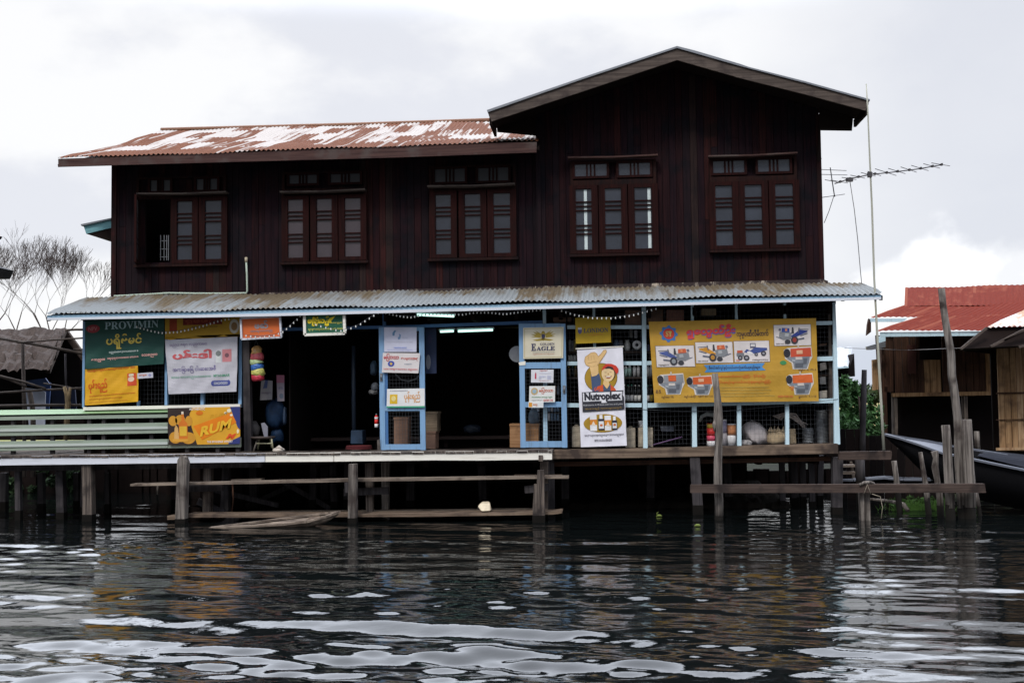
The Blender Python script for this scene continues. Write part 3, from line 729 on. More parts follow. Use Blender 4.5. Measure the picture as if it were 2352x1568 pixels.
while x < at(2010,1100,23).x:
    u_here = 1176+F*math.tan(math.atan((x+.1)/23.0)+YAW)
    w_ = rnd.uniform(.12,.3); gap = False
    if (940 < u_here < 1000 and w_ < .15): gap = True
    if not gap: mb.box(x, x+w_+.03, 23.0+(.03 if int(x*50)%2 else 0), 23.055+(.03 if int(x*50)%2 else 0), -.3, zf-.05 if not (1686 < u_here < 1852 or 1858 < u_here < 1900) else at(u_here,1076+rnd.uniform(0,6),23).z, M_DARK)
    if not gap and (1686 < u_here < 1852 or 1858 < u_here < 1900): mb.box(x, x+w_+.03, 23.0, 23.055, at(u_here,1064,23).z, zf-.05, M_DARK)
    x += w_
mb.build('rear_shade_boards', house)
mb = MB(); 
for (a, b, Y) in (((430,1110),(640,1160),18.6),((640,1100),(760,1168),19.2),((560,1165),(700,1100),20),((1680,1120),(1800,1170),20)):
    mb = MB(); mb.bar(*a, *b, Y, .08, .05, M_POSTD); mb.build('brace', house)

# ------------------------------------------------------------------ boardwalk, green fence, jetty
bw = thing('boardwalk', 'plank boardwalk with white painted edge in front of the shop', 'boardwalk', (-3, YD, 0))
mb = MB()
for pins, m_ in (([(-140,1049.5),(300,1043.5),(608,1040.5),(608,1060.5),(300,1064.5),(-140,1070)], M_WGREY), ([(609.5,1040.5),(766,1038.8),(766,1059.5),(609.5,1060.5)], M_WHITE), ([(767.5,1038.5),(1000,1036.5),(1268,1034),(1268,1055),(1100,1057),(1000,1056.5),(767.5,1059.5)], M_WHITE)):
    mb.slab(pins, YD, .035, m_)
mb.build('edge_board', bw)
mb = MB()
xa, xb = at(-140,1050,YD).x, at(1268,1040,YD).x
zA, zB = at(-140,1048.5,YD).z, at(1268,1033.5,YD).z
def zdeck(x): return zA+(zB-zA)*(x-xa)/(xb-xa)
y = YD-.01
x0_ = xa
x = xa
while x < xb-.02:
    w_ = rnd.uniform(.13,.19); xe = min(xb, x+w_); z = zdeck(x)-.002+rnd.uniform(-.006,.004); Yk = YL-.02 if x > xl-.1 else 19.6
    mb.box(x+.004, xe-.004, YD-.015, Yk, z-.03, z, M_PLANKG if False else M_POST); x = xe
mb.build('decking', bw)
mb = MB(); mb.slab([(-140,1071),(600,1061),(600,1073),(-140,1084)], YD+.25, .1, M_POSTD); mb.build('joist', bw)
mb = MB(); mb.slab([(1237,1045),(1247,1045),(1247,1059),(1237,1059)], YD-.02, .015, M_POST); mb.build('cleat', bw)
for u, w_, v0, vb, Y in ((203,.15,1066,1181,YD+.12),(42,.085,1082,1180,YD+.3),(139,.12,1080,1180,YD+.4),(-60,.12,1080,1180,YD+.3),(247,.08,1085,1160,18.6),(95,.1,1085,1160,18.9),(10,.11,1085,1160,19.1),(176,.09,1085,1160,19.3)):
    stilt(u, v0, vb, Y, w_, M_POST if u == 203 else M_POSTD, parent=bw, name='post')
fe = thing('plank_fence', 'three wide horizontal green boards fencing the boardwalk left of the shop', 'fence', at(200,1040,YD+.5))
Yf = YD+.55
mb = MB()
mb.slab([(-140,955),(385,946.5),(385,958.5),(-140,967)], Yf, .04, M_GREEN); mb.hexa([at(-140,955,Yf)+Vector((0,0,.0)), at(385,946.5,Yf), at(385,937,Yf+.42), at(-140,943,Yf+.42)], [p+Vector((0,0,-.03)) for p in (at(-140,955,Yf), at(385,946.5,Yf), at(385,937,Yf+.42), at(-140,943,Yf+.42))], M_GTOP); mb.build('board', fe)
for pins in ([(-140,979),(385,970),(385,994),(-140,1003)], [(-140,1016),(385,1008.5),(553,1006),(553,1030),(385,1031),(-140,1038)] if False else [(-140,1015),(385,1008),(385,1028),(-140,1038)]):
    mb = MB(); mb.slab(pins, Yf, .03, M_GREEN)
    c = [(p[0]*1.0, p[1]) for p in pins]; m0 = (c[0][1]+c[-1][1])/2; m1 = (c[1][1]+c[2][1])/2
    mb.slab([(-140,m0-3.5),(385,m1-3.5),(385,m1+2.5),(-140,m0+2.5)], Yf-.02, .02, M_GWHITE); mb.build('board', fe)
mb = MB(); mb.slab([(385,1008),(553,1004),(553,1026),(385,1028.5)], Yf+.01, .03, M_GREEN); mb.build('board', fe)
for u in (348,292,238,430,500,546,120,30,205): 
    mb = MB(); p = at(u, 975 if u<385 else 1000, Yf+.06); mb.box(p.x-.03, p.x+.03, Yf+.05, Yf+.11, zdeck(p.x), p.z+(.12 if u<385 else 0), M_POSTD); mb.build('post', fe)
mb = MB(); mb.slab([(200,1031),(553,1022),(553,1038),(200,1041)], YL-.06, .03, M_DARK); mb.build('backing_board', fe)

je = thing('jetty', 'low weathered plank landing stage at water level in front of the shop', 'jetty', (-1.5, 16.9, 0))
YJ = 16.95
def plank(pins, Y, depth, mat, name, parent):
    """pins: front top edge left,right ; thickness in picture px below"""
    m_ = MB(); n = len(pins); top = [at(u, v, Y) for u, v, t in pins]; th = [t for u, v, t in pins]
    lo = [at(u, v+t, Y) for u, v, t in pins]
    m_.hexa(top+lo[::-1], [p+Vector((0,depth,0)) for p in top+lo[::-1]], mat); return m_.build(name, parent)
plank([(299,1111,5),(560,1105,6),(800,1099,7),(1240,1093,6),(1306,1093,6)], YJ+.15, .22, M_PLANKG, 'plank', je)
plank([(530,1101,5),(600,1099,5)], YJ+.45, .2, M_PLANKG, 'plank', je)
plank([(1180,1090,5),(1290,1091,4)], YJ+.45, .2, M_PLANK, 'plank', je)
plank([(384,1184,9),(422,1183,9)], YJ+.1, .2, M_PLANK, 'plank', je)
plank([(430,1180,8),(700,1180,8),(815,1179,7)], YJ+.12, .35, M_PLANK, 'plank', je)
plank([(770,1181,6),(1000,1179,7),(1270,1175,6),(1291,1173,5)], YJ+.1, .40, M_PLANK, 'plank', je)
plank([(560,1177,4),(780,1175,4),(1250,1170,4)], YJ+.52, .3, M_PLANKG, 'plank', je)
def jpost(pins, Y, d=.13, mat=M_POST, name='post', parent=None):
    m_ = MB(); m_.slab(pins, Y, d, mat)
    bl, br = pins[-1], pins[-2] if len(pins) == 4 else pins[-2]
    b0 = at(*pins[-1], Y); b1 = at(*pins[-2], Y)
    e = .003; m_.hexa([(b0.x-e,Y-e,-1.2),(b1.x+e,Y-e,-1.2),(b1.x+e,Y-e,b0.z+.004),(b0.x-e,Y-e,b0.z+.004)], [(b0.x-e,Y+d+e,-1.2),(b1.x+e,Y+d+e,-1.2),(b1.x+e,Y+d+e,b0.z+.004),(b0.x-e,Y+d+e,b0.z+.004)], M_WETB)
    return m_.build(name, parent)
jpost([(407,1057),(412,1049),(418,1047),(424,1051),(428,1061),(426,1120),(424,1192),(402,1192)], YJ-.08, .15, M_LOG, parent=je)
jpost([(468,1062),(485,1062),(483,1180),(465,1180)], YJ+.55, parent=je)
jpost([(511,1060),(525,1060),(524,1176),(505,1178)], YJ+.9, mat=M_POSTD, parent=je)
jpost([(800,1066),(817.5,1065),(818,1189),(799,1190)], YJ-.06, mat=M_LOG, parent=je)
jpost([(838,1064),(857,1063),(855,1175),(841,1176)], YJ+.5, parent=je)
jpost([(875,1060),(893,1060),(891,1170),(877,1170)], YJ+.95, mat=M_LOG, parent=je)
jpost([(1226,1112),(1233,1112),(1234,1080),(1249,1080),(1251,1184),(1223,1184)], YJ-.06, .12, M_POST, parent=je)
jpost([(1240,1060),(1259,1060),(1258,1174),(1242,1174)], YJ+.55, parent=je)
for a in ((421,1116,512,1112,YJ+.45),(790,1124,893,1120,YJ+.45),(1205,1118,1262,1112,YJ+.3)):
    m_ = MB(); m_.bar(a[0], a[1]+6, a[2], a[3]+6, a[4], .11, .05, M_POSTD); m_.build('cross_piece', je)
m_ = MB(); m_.slab([(791,1108),(799,1108),(799,1131),(792,1131)], YJ-.02, .06, M_POSTD); m_.build('cross_piece', je)
m_ = MB(); m_.bar(455,1150,560,1200,YJ+.7,.1,.06,M_POSTD); m_.build('brace', je)
m_ = MB(); m_.tube([at(362,1135,YJ+.5), at(362,1112,YJ+.5)], .018, M_LOG, 6); m_.build('stake', je); m_ = MB(); m_.tube([at(534,1110,YJ+.6), at(536,1145,YJ+.6), at(532,1180,YJ+.6)], .012, M_BEAMR, 6); m_.build('stake', je)

# mooring rail on the right
mr = thing('mooring_rail', 'long dark horizontal beam lashed low over the water at the right', 'mooring rail', at(1925,1180,16.9))
YM = 16.9
m_ = MB(); m_.slab([(1586,1113),(2262,1110.5),(2265,1131),(1586,1131.5)], YM, .1, M_BEAMD); m_.build('beam', mr)
jpost([(1974,1112),(1985,1111),(1986,1196),(1978,1197)], YM+.12, .14, M_LOG, parent=mr)
jpost([(1986,1112),(1998,1112),(2000,1195),(1988,1196)], YM+.14, .12, M_LOG, parent=mr)
m_ = MB(); m_.tube([at(1974,1113,YM-.02), at(1985,1108,YM-.02), at(2000,1107,YM+.02), at(2007,1110,YM+.1)], .022, M_LOG, 6); m_.tube([at(1985,1133,YM-.03), at(1992,1112,YM-.04), at(2000,1134,YM-.03)], .006, flat('rope_pale', (.30,.26,.20), .9), 5)
m_.tube([at(2003,1134,YM-.03), at(2022,1140,YM-.03), at(2027,1165,YM-.03), at(2024,1190,YM-.03)], .005, flat('rope_pale', (.30,.26,.20), .9), 5); m_.build('lashing', mr)
sb = thing('short_beam', 'short dark beam jutting out to the right from the shop corner post', 'beam', at(1930,1050,17.6))
m_ = MB(); m_.slab([(1929,1037),(2047,1035),(2049,1039),(2047,1055),(1927,1056)], 17.6, .1, M_BEAMD); m_.build('beam', sb)
# crooked pole in front of the shop
cp = MB(); Y = 17.15
cp.tube([at(1642,857,Y), at(1645,890,Y), at(1649,925,Y), at(1650,960,Y), at(1651,1010,Y), at(1649,1060,Y), at(1649,1110,Y), at(1651,1150,Y), at(1651,1185,Y)], [.045,.050,.056,.072,.058,.066,.064,.066,.064], M_LOG, 9, .07)
cp.tube([at(1651,1184,Y), at(1651,1300,Y)], .066, M_WETB, 9); cp.tube([at(1648,955,Y), at(1641,975,Y-.03), at(1642,990,Y-.03)], [.03,.035,.02], M_LOG, 7, .1)
tag(cp.build('crooked_pole'), 'knotty grey pole standing in the water in front of the big yellow banner', 'pole')
def log(pins, Y, rad, name, label, cat, group=None, mat=M_LOG, wet=True, jit=.06, n=9):
    m_ = MB(); P = [at(u, v, Y) for u, v in pins]; m_.tube(P, rad, mat, n, jit)
    if wet: 
        r = rad[-1] if hasattr(rad, '__len__') else rad; d = (P[-1]-P[-2]).normalized(); m_.tube([P[-1]-d*.05, P[-1]+d*1.2], r*1.03, M_WETB, n)
    return tag(m_.build(name), label, cat, group)
log([(2162,662),(2166,700),(2175,760),(2184,810),(2186,860),(2193,905),(2199,960),(2201,1000),(2202,1060),(2206,1110),(2210,1166)], 17.25, [.050,.051,.054,.058,.058,.059,.060,.062,.064,.066,.066], 'mooring_pole', 'tall leaning bark-peeled pole rising in front of the red roofed house', 'pole')
log([(2172,976),(2176,1020),(2177,1060),(2180,1110),(2182,1166)], 17.1, [.062,.065,.067,.070,.070], 'mooring_post', 'thick flat-topped grey post left of the tall leaning pole', 'post', 'mooring posts')
log([(2219,963),(2222,1020),(2223,1060),(2226,1110),(2228,1172)], 17.2, [.080,.082,.086,.086,.082], 'mooring_post', 'thickest and tallest flat-topped post, right of the tall leaning pole', 'post', 'mooring posts')
log([(2114,1038),(2118,1065),(2124,1100),(2128,1130),(2130,1150)], 17.8, [.03,.034,.04,.044,.044], 'mooring_stake', 'thin crooked stake leaning left before the dark longboat', 'stake', 'stakes beside the longboat')
log([(2146,1036),(2149,1052),(2147,1072),(2152,1100),(2158,1135),(2160,1168)], 17.4, [.055,.04,.052,.045,.05,.052], 'mooring_stake', 'knobbly stake just left of the thick posts', 'stake', 'stakes beside the longboat')
log([(2053,1058),(2057,1085),(2060,1110),(2062,1130)], 18.2, [.04,.042,.045,.045], 'mooring_stake', 'short stake leaning under the longboat prow', 'stake', 'stakes beside the longboat')
log([(2243,990),(2244,1010),(2245,1036)], 20.2, [.045,.05,.05], 'mooring_stake', 'short grey stake behind the longboat, right of the thick posts', 'stake', 'stakes beside the longboat', wet=False)
log([(2242,1130),(2246,1150),(2249,1170)], 17.6, .03, 'mooring_stake', 'thin stake foot under the right end of the mooring beam', 'stake', 'stakes beside the longboat')
log([(1985,849),(1983,920),(1981,1000),(1980,1060)], 19.6, [.045,.05,.05,.055], 'dark_pole', 'dark upright pole beside the bush between shop and red roofed house', 'pole', mat=M_POSTD, wet=False)
log([(1974,1045),(1975,1080),(1977,1110)], 18.4, .075, 'timber_stump', 'squared brown stump behind the short beam right of the shop', 'stump', mat=M_POSTD)

# white block and canoe
m_ = MB(); a, b = at(1098,1152,YJ+.2), at(1128,1174,YJ+.2)
P = lambda u, v, y: at(u, v, y)
m_.hexa([P(1097,1163,YJ+.18),P(1106,1174,YJ+.13),P(1127,1173,YJ+.16),P(1126,1155,YJ+.2),P(1104,1156,YJ+.18)], [P(1100,1158,YJ+.40),P(1110,1170,YJ+.42),P(1130,1170,YJ+.42),P(1124,1150.5,YJ+.38),P(1108,1151,YJ+.38)], flat('pale_stone', (.72,.62,.46), .8, .2, vary=.2, scale=14))
o = tag(m_.build('stone_block', bevel=.012), 'pale cream block lying on the low jetty plank', 'block')
def boat(name, label, stations, mat_h, mat_g, loc):
    """stations: (point on near gunwale, point on far gunwale, keel depth)"""
    root = thing(name, label, 'boat', loc); h = MB(); k = h.mi(mat_h); n = len(stations); b = 0
    for a, c, d in stations:
        a, c = Vector(a), Vector(c); m0 = (a+c)/2; w = c-a
        for p in (a, a+w*.10+Vector((0,0,-d*.55)), a+w*.30+Vector((0,0,-d)), a+w*.70+Vector((0,0,-d)), a+w*.90+Vector((0,0,-d*.55)), c, c-w*.06+Vector((0,0,-.01)), m0+Vector((0,0,-d*.72)), a+w*.06+Vector((0,0,-.01))): h.v.append(tuple(p))
    for i in range(n-1):
        for j in range(9):
            q = (j+1) % 9; h.f.append((b+i*9+j, b+i*9+q, b+(i+1)*9+q, b+(i+1)*9+j)); h.m.append(k); h.smooth.add(len(h.f)-1) if j in (0,1,2,3,4) else None
    h.build('hull', root)
    g = MB()
    for sgn in (0, 1):
        pts = [Vector(s_[sgn])+Vector((0,0,.012)) for s_ in stations]
        for p, q in zip(pts[:-1], pts[1:]): g.beam(p, q, .03, .075, mat_g)
    g.build('gunwale', root)
    return root
def gp(u, v, Y, u2, v2, Y2, d): return (at(u,v,Y), at(u2,v2,Y2), d)
ca = boat('canoe', 'half sunken grey dugout canoe with only its pointed bow above water', [gp(480,1215,16.35,481,1214,16.42,.03), gp(530,1211,16.32,534,1207,16.55,.06), gp(590,1209,16.30,600,1199,16.68,.08), gp(650,1205.5,16.30,662,1190.5,16.74,.10), gp(705,1199,16.33,716,1184,16.72,.11), gp(748,1188,16.40,752,1179.5,16.62,.09), gp(777,1177.5,16.48,778,1176.5,16.52,.03)], M_PLANKG, M_PLANKG, at(640,1195,16.5))
m_ = MB(); m_.hexa([at(700,1198,16.36),at(730,1192,16.38),at(736,1183,16.66),at(712,1186,16.68)], [p+Vector((0,0,-.015)) for p in (at(700,1198,16.36),at(730,1192,16.38),at(736,1183,16.66),at(712,1186,16.68))], M_PLANK); m_.build('thwart', ca)

# ------------------------------------------------------------------ longboats on the right
M_HULL = flat('tarred_hull', (.004,.004,.005), .9, .08, bump=.2); M_GUN = paint('gunwale_grey', (.11,.12,.15), (.14,.14,.16), .5, 'x')
lb = boat('longboat', 'long black longboat with grey gunwale, its prow raised beside the mast', [gp(2033,999,18.9,2034,998.5,18.95,.03), gp(2070,1009,18.75,2082,1007,19.1,.22), gp(2110,1022,18.6,2131,1014,19.2,.45), gp(2166,1042,18.4,2188,1026,19.25,.62), gp(2234,1056,18.1,2257,1037,19.1,.66), gp(2300,1070,17.8,2324,1049,18.9,.66), gp(2370,1084,17.5,2394,1061,18.7,.66), gp(2520,1110,17.0,2548,1083,18.3,.62)], M_HULL, M_GUN, at(2200,1150,18.3))
m_ = MB(); m_.hexa([at(2245,1046,18.6),at(2262,1040.5,18.7),at(2420,1066,18.2),at(2420,1090,18.0)], [at(2256,1036,19.5),at(2268,1034,19.5),at(2430,1052,19.2),at(2430,1075,19.2)], flat('deck_cover', (.022,.024,.032), .9, .05)); m_.build('deck_cover', lb)
m_ = MB(); m_.hexa([at(2072,1010.5,18.8),at(2112,1021,18.72),at(2166,1039,18.6),at(2166,1041,18.6)], [at(2082,1007.5,19.05),at(2133,1012,19.3),at(2185,1019,19.5),at(2185,1021,19.5)], M_GUN); m_.build('foredeck', lb)
b2 = boat('small_boat', 'small black boat lying low on the water under the longboat prow', [gp(1925,1104,19.0,1926,1103.5,19.1,.03), gp(1960,1104,18.9,1962,1102,19.3,.15), gp(2030,1099,18.9,2034,1096,19.5,.2), gp(2075,1103,18.8,2080,1100,19.5,.2), gp(2150,1103,18.8,2150,1101,19.4,.15), gp(2185,1101,19.0,2185,1100.5,19.05,.03)], M_HULL, M_GUN, at(2070,1120,18.9))
st_ = thing('timber_steps', 'pale timber steps behind the corner post, right of the shop', 'steps', at(1945,1110,19.3))
for v in (1068, 1084): m_ = MB(); m_.slab([(1927,v),(1966,v-1),(1966,v+4),(1927,v+5)], 19.2, .25, M_PLANKG); m_.build('tread', st_)
m_ = MB(); m_.slab([(1952,1060),(1958,1060),(1966,1104),(1959,1104)], 19.45, .06, M_PLANKG); m_.build('side_rail', st_)

# antenna mast
am = thing('antenna_mast', 'thin metal mast with long roof aerial rising beside the right canopy corner', 'aerial mast', at(2029,1033,17.55))
m_ = MB(); Y = 17.52
P = [at(2030,1033,Y), at(2024,930,Y), at(2016,790,Y), at(2008,640,Y), at(2003,480,Y), at(1998,370,Y), at(1993,250,Y), at(1989.5,193,Y)]
m_.tube(P, [.022,.020,.018,.016,.015,.013,.011,.009], paint('mast_metal', (.36,.36,.30), (.30,.22,.10), .7, 'z'), 8); m_.build('mast', am)
m_ = MB(); M_AER = flat('aerial_metal', (.07,.065,.07), .5, .4, .3)
tips = [(1917,422),(1950,411),(1998,401),(2050,395.5),(2110,388),(2165,378)]
BP = [at(u, v, Y+.02) for u, v in tips]; m_.tube(BP, .009, M_AER, 6)
m_.build('boom', am)
def al(u): # v on the boom
    for (a, b), (c, d) in zip(tips[:-1], tips[1:]):
        if a <= u <= c: return b+(d-b)*(u-a)/(c-a)
    return tips[-1][1]
for u, L1, dv in ((1930,26,4),(1952,22,3),(1972,22,4),(1996,22,5),(2010,20,6),(2037,32,9),(2062,26,7),(2089,24,7),(2115,26,7),(2142,25,6),(2163,28,4)):
    v = al(min(u, 2165)); m_ = MB(); m_.tube([at(u-L1/1.2, v-dv, Y-.35), at(u+L1/1.5, v+dv*.7, Y+.40)], .0055, M_AER, 5); p = at(u, v, Y+.02); m_.box(p.x-.014, p.x+.014, p.y-.02, p.y+.02, p.z-.014, p.z+.02, M_AER); m_.build('element', am)
m_ = MB(); p = at(1951,413,Y-.02); m_.box(p.x-.05, p.x+.05, p.y-.03, p.y+.03, p.z-.028, p.z+.03, M_AER); m_.build('junction_box', am)
m_ = MB(); p = at(1997.5,402,Y); m_.box(p.x-.03, p.x+.03, p.y-.03, p.y+.03, p.z-.035, p.z+.045, M_AER); m_.build('clamp', am)
m_ = MB(); m_.tube([at(1952,416,Y), at(1962,480,Y+.1), at(1970,550,Y+.3), at(1976,620,Y+.8), at(1979,650,Y+1.4)], .006, flat('cable', (.20,.19,.19), .7), 5); m_.build('cable', am)
a2 = thing('small_aerial', 'small crossed aerial standing between the upper wall and the mast', 'aerial', at(1915,450,19.4)); Y = 19.4
m_ = MB()
m_.tube([at(1907,385,Y), at(1912,420,Y), at(1917,452,Y)], .009, M_AER, 6); m_.tube([at(1916,448,Y), at(1904,485,Y), at(1893,512,Y)], .006, M_AER, 5); m_.build('boom', a2)
for a in ((1852,388,1944,392),(1856,400,1946,402),(1895,413,1922,418),(1885,454,1940,446)): m_ = MB(); m_.tube([at(a[0],a[1],Y-.25), at(a[2],a[3],Y+.25)], .006, M_AER, 5); m_.build('element', a2)

# ------------------------------------------------------------------ water and land
def water():
    rs = np.random.RandomState(47)
    ny, nx = 760, 820
    # rows: even steps in picture height, so that near ripples stay fine
    vv = np.concatenate([np.linspace(1760, 1180, 520), np.linspace(1178, 960, 200), np.linspace(955, 921.5, 40)])
    yy = EYE*F/(vv-919.6)          # distance in front of the camera
    ss = np.sinh(np.linspace(-1.95, 1.85, nx))*.19      # sideways slope, dense inside the picture
    Yg = np.repeat(yy[:, None], nx, 1); Xg = ss[None, :]*Yg
    X = Xg; Yv = Yg
    z = np.zeros_like(X)
    def band(lams, slope, spread, n, gx=1.0, env=None):
        nonlocal z
        zz = np.zeros_like(X)
        for i in range(n):
            lam = lams[0]*(lams[1]/lams[0])**rs.rand(); th = rs.normal(0, spread)+.10; k = 2*math.pi/lam
            kx, ky = k*math.sin(th)*gx, k*math.cos(th)
            zz += slope/k*math.sqrt(2/n)*np.sin(kx*X+ky*Yv+rs.rand()*6.283)
        fade = np.clip((42-Yv)/25, 0, 1) if lams[1] > .5 else np.clip((26-Yv)/10, 0, 1)
        z += zz*fade*(env if env is not None else 1)
    # patches of rougher and calmer water
    e = np.zeros_like(X)
    for i in range(10):
        th = rs.rand()*6.28; k = 2*math.pi/(2.5*(3.0)**rs.rand()); e += np.sin(k*.55*math.cos(th)*X+k*math.sin(th)*Yv+rs.rand()*6.28)
    e = np.clip(.85+.42*e/2.2, .30, 1.7)
    calm = 1-.55/(1+np.exp(-(X/Yv-.22)*18))*np.clip((15-Yv)/3, 0, 1)          # smoother to the right in the foreground
    near = 1/(1+np.exp((Yv-11.3)/.8))
    left = 1/(1+np.exp((X/Yv+.12)*9))
    band((.62, 1.35), .036, .11, 16, env=calm*(.60+1.45*near+.6*left*near))
    band((.30, .62), .046, .23, 34, env=e*calm*(.85+.85*near+.3*left))
    band((.14, .30), .060, .34, 54, env=e*calm*(1+.25*near))
    band((.08, .15), .014, .5, 40, env=e*calm)
    # trochoid-like: sharpen crests a little
    z = z - .008*0
    co = np.stack([X, Yv, z], -1).reshape(-1, 3)
    idx = np.arange(ny*nx).reshape(ny, nx)
    f = np.stack([idx[:-1,:-1], idx[:-1,1:], idx[1:,1:], idx[1:,:-1]], -1).reshape(-1, 4)
    me = bpy.data.meshes.new('water'); me.vertices.add(len(co)); me.vertices.foreach_set('co', co.ravel())
    me.loops.add(f.size); me.loops.foreach_set('vertex_index', f.ravel()); me.polygons.add(len(f)); me.polygons.foreach_set('loop_start', np.arange(0, f.size, 4))
    me.polygons.foreach_set('use_smooth', np.ones(len(f), bool)); me.update(calc_edges=True)
    m, nt, bs = newmat('lake_water'); N = nt.nodes.new; L = nt.links.new
    bs.inputs['Base Color'].default_value = (.003,.004,.004,1); bs.inputs['Roughness'].default_value = .02; bs.inputs['IOR'].default_value = 1.5
    bs.inputs['Specular IOR Level'].default_value = .5
    tc = N('ShaderNodeTexCoord'); mp = N('ShaderNodeMapping'); mp.inputs['Scale'].default_value = (.55, 1, 1); L(tc.outputs['Object'], mp.inputs[0])
    n = N('ShaderNodeTexNoise'); n.inputs['Scale'].default_value = 17; n.inputs['Detail'].default_value = 4; L(mp.outputs[0], n.inputs[0])
    b = N('ShaderNodeBump'); b.inputs['Strength'].default_value = .28; b.inputs['Distance'].default_value = .007; L(n.outputs[0], b.inputs['Height']); L(b.outputs[0], bs.inputs['Normal'])
    me.materials.append(m)
    o = bpy.data.objects.new('water', me); COL.objects.link(o); tag(o, 'dark rippled lake water', None, kind='structure')
    return o
water()
# lake bed / land sheet reaching the horizon
def land():
    m, nt, bs = newmat('bank_ground'); N = nt.nodes.new; L = nt.links.new
    tc = N('ShaderNodeTexCoord'); n = N('ShaderNodeTexNoise'); n.inputs['Scale'].default_value = .35; n.inputs['Detail'].default_value = 8; L(tc.outputs['Object'], n.inputs[0])
    rp = N('ShaderNodeValToRGB'); e = rp.color_ramp.elements; e[0].position = .35; e[0].color = (.010,.010,.007,1); e[1].position = .7; e[1].color = (.024,.030,.012,1); L(n.outputs[0], rp.inputs[0])
    sep = N('ShaderNodeSeparateXYZ'); L(tc.outputs['Object'], sep.inputs[0])
    mr_ = N('ShaderNodeMapRange'); mr_.inputs[1].default_value = 34; mr_.inputs[2].default_value = 42; L(sep.outputs[1], mr_.inputs[0])
    n2 = N('ShaderNodeTexNoise'); n2.inputs['Scale'].default_value = .12; n2.inputs['Detail'].default_value = 6; L(tc.outputs['Object'], n2.inputs[0])
    r2 = N('ShaderNodeValToRGB'); q = r2.color_ramp.elements; q[0].position = .4; q[0].color = (.30,.22,.10,1); q[1].position = .6; q[1].color = (.16,.17,.06,1); L(n2.outputs[0], r2.inputs[0])
    mx = N('ShaderNodeMix'); mx.data_type = 'RGBA'; L(mr_.outputs[0], mx.inputs[0]); L(rp.outputs[0], mx.inputs[6]); L(r2.outputs[0], mx.inputs[7]); L(mx.outputs[2], bs.inputs['Base Color'])
    bs.inputs['Roughness'].default_value = .95; bs.inputs['Specular IOR Level'].default_value = .1
    mb = MB(); edge = [(-400,24),(-60,23),(-12,23.4),(-8,23.5),(-7,23.6),(5.2,23.8),(5.8,20.6),(7.5,20.0),(9,20.2),(14,20.8),(60,22),(400,24)]
    ks = [0, .6, 2, 6, 16, 40, 120, 400, 3000]; zz = [-.25,.05,.12,.16,.2,.25,.3,.4,.6]; nE = len(edge); b = 0; k = mb.mi(m)
    for d, z in zip(ks, zz):
        for x, y in edge: mb.v.append((x*(1+d/300), y+d, z+rnd.uniform(-.03,.03)))
    for j in range(len(ks)-1):
        for i in range(nE-1): mb.f.append((j*nE+i, j*nE+i+1, (j+1)*nE+i+1, (j+1)*nE+i)); mb.m.append(k)
    o = mb.build('ground'); tag(o, 'muddy bank and flat tan fields running to the horizon', None, kind='structure')
    # dark bed under the water so that nothing shows beneath it
    mb = MB(); mb.face([(-4000,-500,-1.6),(4000,-500,-1.6),(4000,4000,-1.6),(-4000,4000,-1.6)], flat('lake_mud', (.02,.02,.015), .9)); tag(mb.build('lake_bed'), 'dark lake bed', None, kind='structure')
land()
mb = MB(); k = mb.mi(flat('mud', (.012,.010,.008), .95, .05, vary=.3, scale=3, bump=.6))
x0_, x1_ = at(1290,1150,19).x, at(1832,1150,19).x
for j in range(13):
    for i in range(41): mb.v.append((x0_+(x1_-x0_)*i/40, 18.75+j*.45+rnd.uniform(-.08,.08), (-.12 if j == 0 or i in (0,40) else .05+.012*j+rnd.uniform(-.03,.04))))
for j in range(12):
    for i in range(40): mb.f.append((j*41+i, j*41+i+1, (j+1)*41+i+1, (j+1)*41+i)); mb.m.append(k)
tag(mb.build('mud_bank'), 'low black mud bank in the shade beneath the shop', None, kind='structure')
# water behind the camera and to the sides, joined under the rippled sheet
mb = MB(); wm = bpy.data.materials['lake_water']
mb.face([(-1500,-600,-.14),(1500,-600,-.14),(1500,60,-.14),(-1500,60,-.14)], wm); tag(mb.build('open_water'), 'open lake water spreading to both sides', None, kind='structure')

# ------------------------------------------------------------------ neighbours on the right
M_REDROOF = iron('red_painted_iron', (.085,.010,.005), (.150,.020,.009), (.20,.055,.030), sheet=.8, row=1.9, lo=.52, hi=.75, seam=True, pale_top=None, rough=.85)
M_BROWNW = wood('brown_boards', (.026,.012,.008), (.066,.031,.018), stain=(.028,.015,.010))
M_TANW = wood('tan_boards', (.20,.110,.050), (.34,.21,.11), stain=(.10,.055,.030))
M_BAMB = wood('bamboo_mat', (.26,.150,.080), (.42,.28,.165), stain=(.17,.10,.055), grain=.6)
def boards(name, parent, pins_l, pins_r, Y, w, mats, top=None):
    """vertical boards between two x pins; vt/vb interpolated: pins (u, vtop, vbottom)"""
    a, b = at(pins_l[0], pins_l[1], Y), at(pins_l[0], pins_l[2], Y); c, d = at(pins_r[0], pins_r[1], Y), at(pins_r[0], pins_r[2], Y)
    m_ = MB(); x = a.x
    while x < c.x-.01:
        xe = min(c.x, x+w*rnd.uniform(.85,1.15)); s = ((x+xe)/2-a.x)/(c.x-a.x); o = rnd.uniform(0,.02)
        m_.box(x+.006, xe-.006, Y-o, Y+.03, b.z+(d.z-b.z)*s, a.z+(c.z-a.z)*s, rnd.choice(mats)); x = xe
    return m_.build(name, parent)
rh = thing('red_roof_house', 'brown timber house with a red painted iron roof at the right', 'house', at(2150,1050,27))
YH = 27.0
boards('wall', rh, (2052,764,905), (2108,764,905), YH, .16, [M_BROWNW])
boards('wall', rh, (2108,826,905), (2160,826,903), YH-.03, .14, [M_TANW, M_TANW, M_BROWNW])
